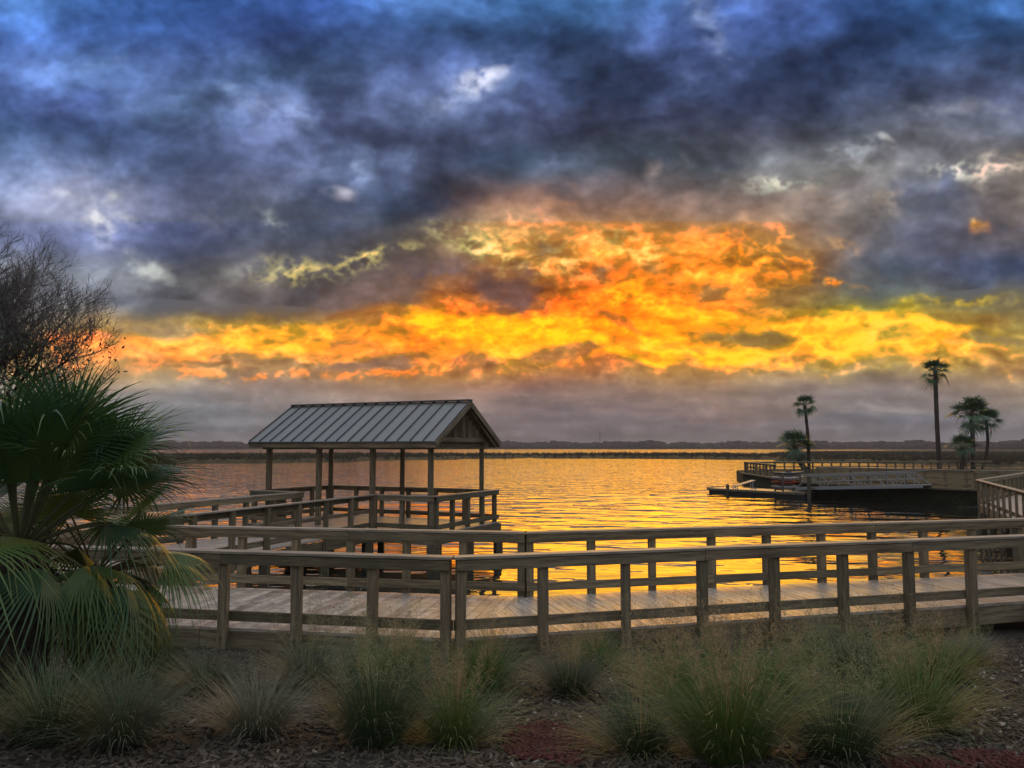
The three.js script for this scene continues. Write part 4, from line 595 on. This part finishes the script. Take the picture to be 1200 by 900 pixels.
// ------------------------------------------------------------------ the half bare tree at the left
{
  const R = rng(202), base = V(-16.4, groundY(-16.4, -22.5) - 0.1, -22.5), t = thing('oak_tree', 'half bare spreading oak with fine twigs and thin foliage behind the fan palms', 'tree', [base.x, base.y, base.z]);
  const limbs = [], twigs = [], tips = [];
  const seg = (a, b, r0, r1, n, out) => { const d = b.clone().sub(a), l = d.length(), g = new THREE.CylinderGeometry(r1, r0, l, n, 1, true); g.translate(0, l / 2, 0); g.applyQuaternion(new THREE.Quaternion().setFromUnitVectors(V(0, 1, 0), d.normalize())); g.translate(a.x, a.y, a.z); out.push(g.toNonIndexed()); };
  function grow(p, d, len, r, lev) {
    const n = lev < 2 ? 4 : 3; let a = p.clone(), q = d.clone(), rr = r;
    for (let i = 0; i < n; i++) {
      if (lev > 1 && (a.x / 4.6) ** 2 + ((a.y - 5.6) / 4.7) ** 2 + (a.z / 4.5) ** 2 > 0.82 + 0.3 * R()) break;
      q.add(V((R() - 0.5) * 0.5, (R() - 0.35) * 0.35, (R() - 0.5) * 0.5)).normalize(); const b = a.clone().addScaledVector(q, len / n), r2 = Math.max(0.005, rr * 0.84); seg(a, b, rr, r2, lev < 3 ? 6 : 3, lev < 3 ? limbs : twigs);
      if (lev < 6 && (i > 0 || lev > 1)) { const kids = lev < 2 ? 2 : lev < 4 ? 1 + (R() < 0.5 ? 1 : 0) : R() < 0.5 ? 2 : 1; for (let k = 0; k < kids; k++) { const s = q.clone().add(V((R() - 0.5) * 1.9, (R() - 0.35) * 1.4, (R() - 0.5) * 1.9)).normalize(); grow(b, s, len * (0.58 + R() * 0.17), Math.max(0.0065, r2 * 0.66), lev + 1); } }
      a = b; rr = r2;
    }
    if (lev >= 4) tips.push(a);
  }
  seg(V(0, -0.3, 0), V(0.2, 2.6, 0), 0.34, 0.27, 10, limbs);
  for (let i = 0; i < 6; i++) { const a = i / 6 * 6.283 + 0.4; grow(V(0.2, 2.4, 0), V(Math.cos(a) * 0.75, 0.9, Math.sin(a) * 0.75).normalize(), 2.75, 0.15, 1); } grow(V(0.2, 2.5, 0), V(0.05, 1, 0), 2.8, 0.17, 1);
  console.log('oak', limbs.length, twigs.length, tips.length);
  part('trunk', merge(limbs), bark, t); part('twigs', merge(twigs), new THREE.MeshStandardMaterial({ color: new THREE.Color(0.2, 0.2, 0.21), roughness: 1 }), t).userData.kind = 'stuff';
  const leaf = []; for (const p of tips) { const low = p.y < 4.4 ? (R() < 0.7 ? 2 : 1) : p.y < 5.6 ? (R() < 0.4 ? 1 : 0) : 0; for (let i = 0; i < low; i++) { const g = new THREE.BufferGeometry(), s = 0.045 + R() * 0.05, c = p.clone().add(V((R() - 0.5) * 0.5, (R() - 0.5) * 0.4, (R() - 0.5) * 0.5)), u = V(R() - 0.5, R() - 0.5, R() - 0.5).normalize(), v = V(R() - 0.5, R() - 0.5, R() - 0.5).cross(u).normalize(); g.setAttribute('position', new THREE.Float32BufferAttribute([c.x - u.x * s, c.y - u.y * s, c.z - u.z * s, c.x + v.x * s * 0.5, c.y + v.y * s * 0.5, c.z + v.z * s * 0.5, c.x + u.x * s, c.y + u.y * s, c.z + u.z * s, c.x + u.x * s, c.y + u.y * s, c.z + u.z * s, c.x - v.x * s * 0.5, c.y - v.y * s * 0.5, c.z - v.z * s * 0.5, c.x - u.x * s, c.y - u.y * s, c.z - u.z * s], 3)); leaf.push(g); } }
  const lg = mergeGeometries(leaf); lg.computeVertexNormals(); const lm = part('crown', lg, leafMat([0.09, 0.14, 0.08], 0.6), t); lm.userData.kind = 'stuff';
}
// ------------------------------------------------------------------ grasses in the bed
{
  const bladeMats = [[0.085, 0.15, 0.065], [0.12, 0.165, 0.095], [0.14, 0.23, 0.05], [0.24, 0.26, 0.19]].map((c) => leafMat(c, 0.7)), plumeMats = [[0.46, 0.35, 0.19], [0.36, 0.37, 0.19]].map((c) => leafMat(c, 0.95));
  function tuft(seed, n, len, flare) {
    const R = rng(seed), P = [], I = [];
    for (let i = 0; i < n; i++) {
      const a = R() * 6.283, q = Math.sqrt(R()), b0 = V(Math.cos(a) * q * 0.12, -0.03, Math.sin(a) * q * 0.12), e = mix(0.05, flare, q ** 1.2) + R() * 0.2, l = len * (0.55 + 0.55 * R()), a2 = a + (R() - 0.5) * 1.5, w = 0.002 + R() * 0.0026, k0 = P.length / 3, n2 = 5, sag = 0.3 + R() * 1.5; let p = b0.clone(), th = e;
      const sd = V(-Math.sin(a2), 0, Math.cos(a2));
      for (let s = 0; s <= n2; s++) { const ww = w * (1 - s / n2 * 0.9); P.push(p.x - sd.x * ww, p.y, p.z - sd.z * ww, p.x + sd.x * ww, p.y, p.z + sd.z * ww); if (s) { const k = k0 + s * 2; I.push(k - 2, k - 1, k, k - 1, k + 1, k); } p = p.clone().add(V(Math.cos(a2) * Math.sin(th), Math.cos(th), Math.sin(a2) * Math.sin(th)).multiplyScalar(l / n2)); th += sag * 0.3 * (s + 1) / n2; }
    }
    const g = new THREE.BufferGeometry(); g.setAttribute('position', new THREE.Float32BufferAttribute(P, 3)); g.setIndex(I); g.computeVertexNormals(); return g;
  }
  function plumes(seed, n, len) {
    const R = rng(seed), P = [];
    for (let i = 0; i < n; i++) {
      const a = R() * 6.283, e = R() * 0.45, l = len * (0.75 + 0.4 * R()), d = V(Math.cos(a) * Math.sin(e), Math.cos(e), Math.sin(a) * Math.sin(e)), b = V(Math.cos(a) * 0.06, 0, Math.sin(a) * 0.06), sd = V(-Math.sin(a), 0, Math.cos(a)); const tip = b.clone().addScaledVector(d, l), w = 0.0016; P.push(b.x - sd.x * w, b.y, b.z - sd.z * w, b.x + sd.x * w, b.y, b.z + sd.z * w, tip.x, tip.y, tip.z);
      for (let k = 0; k < 70; k++) { const f = 0.5 + 0.5 * R(), c = b.clone().addScaledVector(d, l * f), o = V(R() - 0.5, R() * 0.6, R() - 0.5).normalize().multiplyScalar(0.02 + 0.05 * R() * (1.15 - f) * 2), x = c.clone().add(o), s2 = V(R() - 0.5, R() - 0.5, R() - 0.5).multiplyScalar(0.0035); P.push(c.x, c.y, c.z, x.x + s2.x, x.y + s2.y, x.z + s2.z, x.x - s2.x, x.y - s2.y, x.z - s2.z); }
    }
    const g = new THREE.BufferGeometry(); g.setAttribute('position', new THREE.Float32BufferAttribute(P, 3)); g.computeVertexNormals(); return g;
  }
  const T = [tuft(11, 1000, 0.7, 0.85), tuft(12, 900, 0.66, 0.75), tuft(13, 950, 0.74, 0.62), tuft(14, 800, 0.6, 1.0), tuft(15, 800, 0.72, 0.95), tuft(16, 1050, 0.64, 0.7)], DEAD = [tuft(31, 90, 0.55, 1.3), tuft(32, 120, 0.5, 1.4), tuft(33, 70, 0.62, 1.1)], thatch = leafMat([0.24, 0.19, 0.11], 0.95), Q = [plumes(21, 30, 0.8), plumes(22, 22, 0.84), plumes(23, 34, 0.74)];
  // place in the picture of the foot, size, blade colour, plume colour (-1: none), label
  const clumps = [
    [140, 872, 1.0, 1, -1, 'grey green grass tussock in front of the short fan palm'], [300, 862, 0.82, 3, -1, 'pale silvery grass tussock beside the grey one under the short fan palm'], [440, 872, 1.08, 0, 1, 'broad dark grass tussock with a green heart below the boardwalk bend'], [532, 872, 0.85, 2, 0, 'upright grass tussock with reddish plumes below the double corner post'],
    [752, 884, 1.0, 0, 0, 'large dark grass tussock right beside the red mulch'], [858, 892, 1.1, 2, 0, 'large grass tussock with tan plumes between two dark tussocks'], [985, 890, 1.05, 0, 1, 'dark grass tussock with straight tan plumes near the bare mulch'], [1075, 858, 1.05, 2, 0, 'green grass tussock at the outer end of the bed by the bare mulch'],
    [668, 816, 0.85, 1, 0, 'dark low grass tussock behind the red mulch'], [790, 815, 1.05, 2, 0, 'tan plumed grass tussock in the second row under the boardwalk'], [905, 812, 1.05, 2, 0, 'green plumed grass tussock in the second row under the boardwalk'], [1010, 806, 1.05, 1, 1, 'grey green plumed grass tussock in the second row near the boardwalk pile'], [1100, 800, 0.95, 2, 0, 'yellow green plumed grass tussock beside the boardwalk pile'],
    [360, 806, 1.0, 1, 1, 'grey plumed grass tussock in the second row left of the boardwalk bend'], [470, 808, 1.0, 2, 0, 'green plumed grass tussock in the second row below the bend'], [570, 806, 0.95, 2, 0, 'reddish plumed grass tussock close under the boardwalk bend'], [240, 812, 0.95, 1, -1, 'dark grass tussock in the second row beside the short fan palm'],
    [60, 868, 1.0, 0, -1, 'dark grass tussock at the foot of the tall fan palm'], [170, 800, 0.9, 0, -1, 'low dark grass tussock behind the short fan palm'], [700, 786, 0.9, 2, 0, 'thin tan plumed grass tussock touching the boardwalk fascia'], [840, 783, 0.9, 1, 0, 'thin plumed grass tussock close against the boardwalk fascia'], [960, 780, 0.9, 2, 1, 'faint plumed grass tussock in the shade of the boardwalk edge'], [420, 786, 0.85, 0, 1, 'dark plumed grass tussock in the shade left of the bend'], [1140, 780, 0.7, 3, 1, 'small pale grass tussock on the bare mulch beside the boardwalk'],
  ];
  const R = rng(404);
  clumps.forEach(([px, py, s, b, p, label], i) => {
    // march along the sight line until it meets the sloping ground
    const r = ray(px, py); let d = 3; for (; d < 14; d += 0.02) { const t = d / -r.z; if (EYE + r.y * t <= groundY(r.x * t, -d)) break; } const x = r.x * d / -r.z, t = thing('grass_tussock', label, 'grass', [x, groundY(x, -d), -d], R() * 6.28, 'ornamental grasses in the bed');
    part('blades', T[(i * 5 + 1) % 6], bladeMats[b], t).scale.set(s * (0.9 + R() * 0.25), s * (0.85 + R() * 0.3), s * (0.9 + R() * 0.25)); part('dead_blades', DEAD[i % 3], thatch, t).scale.setScalar(s); if (p >= 0) part('plumes', Q[i % 3], plumeMats[p], t).scale.setScalar(s * (0.92 + R() * 0.15));
  });
  // mulch: chips strewn over the bed, red in two spots
  const chip = new THREE.BoxGeometry(0.05, 0.008, 0.016), M = new THREE.Matrix4(), mk = (name, label, n, mat, fn) => { const im = new THREE.InstancedMesh(chip, mat, n), E = new THREE.Euler(); let c = 0; for (let k = 0; k < n * 20 && c < n; k++) { const o = fn(); if (!o) continue; const [x, z, s] = o; im.setMatrixAt(c, M.compose(V(x, groundY(x, z) + 0.012 * R(), z), new THREE.Quaternion().setFromEuler(E.set((R() - 0.5) * 0.9, R() * 6.28, (R() - 0.5) * 0.9)), V(s * (0.5 + R()), 1 + R(), s * (0.6 + R() * 0.8)))); const v = 0.55 + R() * 0.8; im.setColorAt(c, new THREE.Color(v, v, v)); c++; } im.count = c; im.name = name; im.userData = { kind: 'stuff', label, category: 'mulch' }; scene.add(im); };
  const rnd = () => { const d = 3.2 + 9 * R() ** 1.3, x = (R() - 0.5) * 1.5 * d; return [x, -d, 1]; };
  mk('wood_chips', 'brown wood chip mulch strewn over the planting bed', 26000, new THREE.MeshStandardMaterial({ color: new THREE.Color(0.1, 0.085, 0.065), roughness: 0.95 }), rnd);
  mk('pale_chips', 'pale bleached chips scattered among the mulch', 1500, new THREE.MeshStandardMaterial({ color: new THREE.Color(0.3, 0.28, 0.24), roughness: 0.9 }), () => { const o = rnd(); return R() < 0.35 + sstep(1, 4, o[0]) ? o : null; });
  const spots = [[642, 872, 0.36, 0.8], [1185, 893, 0.35, 0.3], [1090, 905, 0.3, 0.3]].map(([px, py, a, b]) => { const r = ray(px, py); let d = 3; for (; d < 14; d += 0.02) { const t = d / -r.z; if (EYE + r.y * t <= groundY(r.x * t, -d)) break; } return [r.x * d / -r.z, -d, a, b]; });
  mk('red_mulch', 'patch of dark red dyed mulch between the tussocks', 7000, new THREE.MeshStandardMaterial({ color: new THREE.Color(0.11, 0.034, 0.03), roughness: 0.9 }), () => { const s = spots[R() < 0.6 ? 0 : R() < 0.6 ? 1 : 2], a = R() * 6.283, q = Math.sqrt(R()) * (0.8 + 0.3 * n3(a * 2, 1, 2)); return [s[0] + Math.cos(a) * q * s[2], s[1] + Math.sin(a) * q * s[3], 1]; });
}
scene.fog = new THREE.FogExp2(new THREE.Color(0.62, 0.6, 0.62), 0.0003);
scene.traverse((o) => { if (o.isMesh) o.castShadow = o.receiveShadow = true; });
renderer.render(scene, camera);
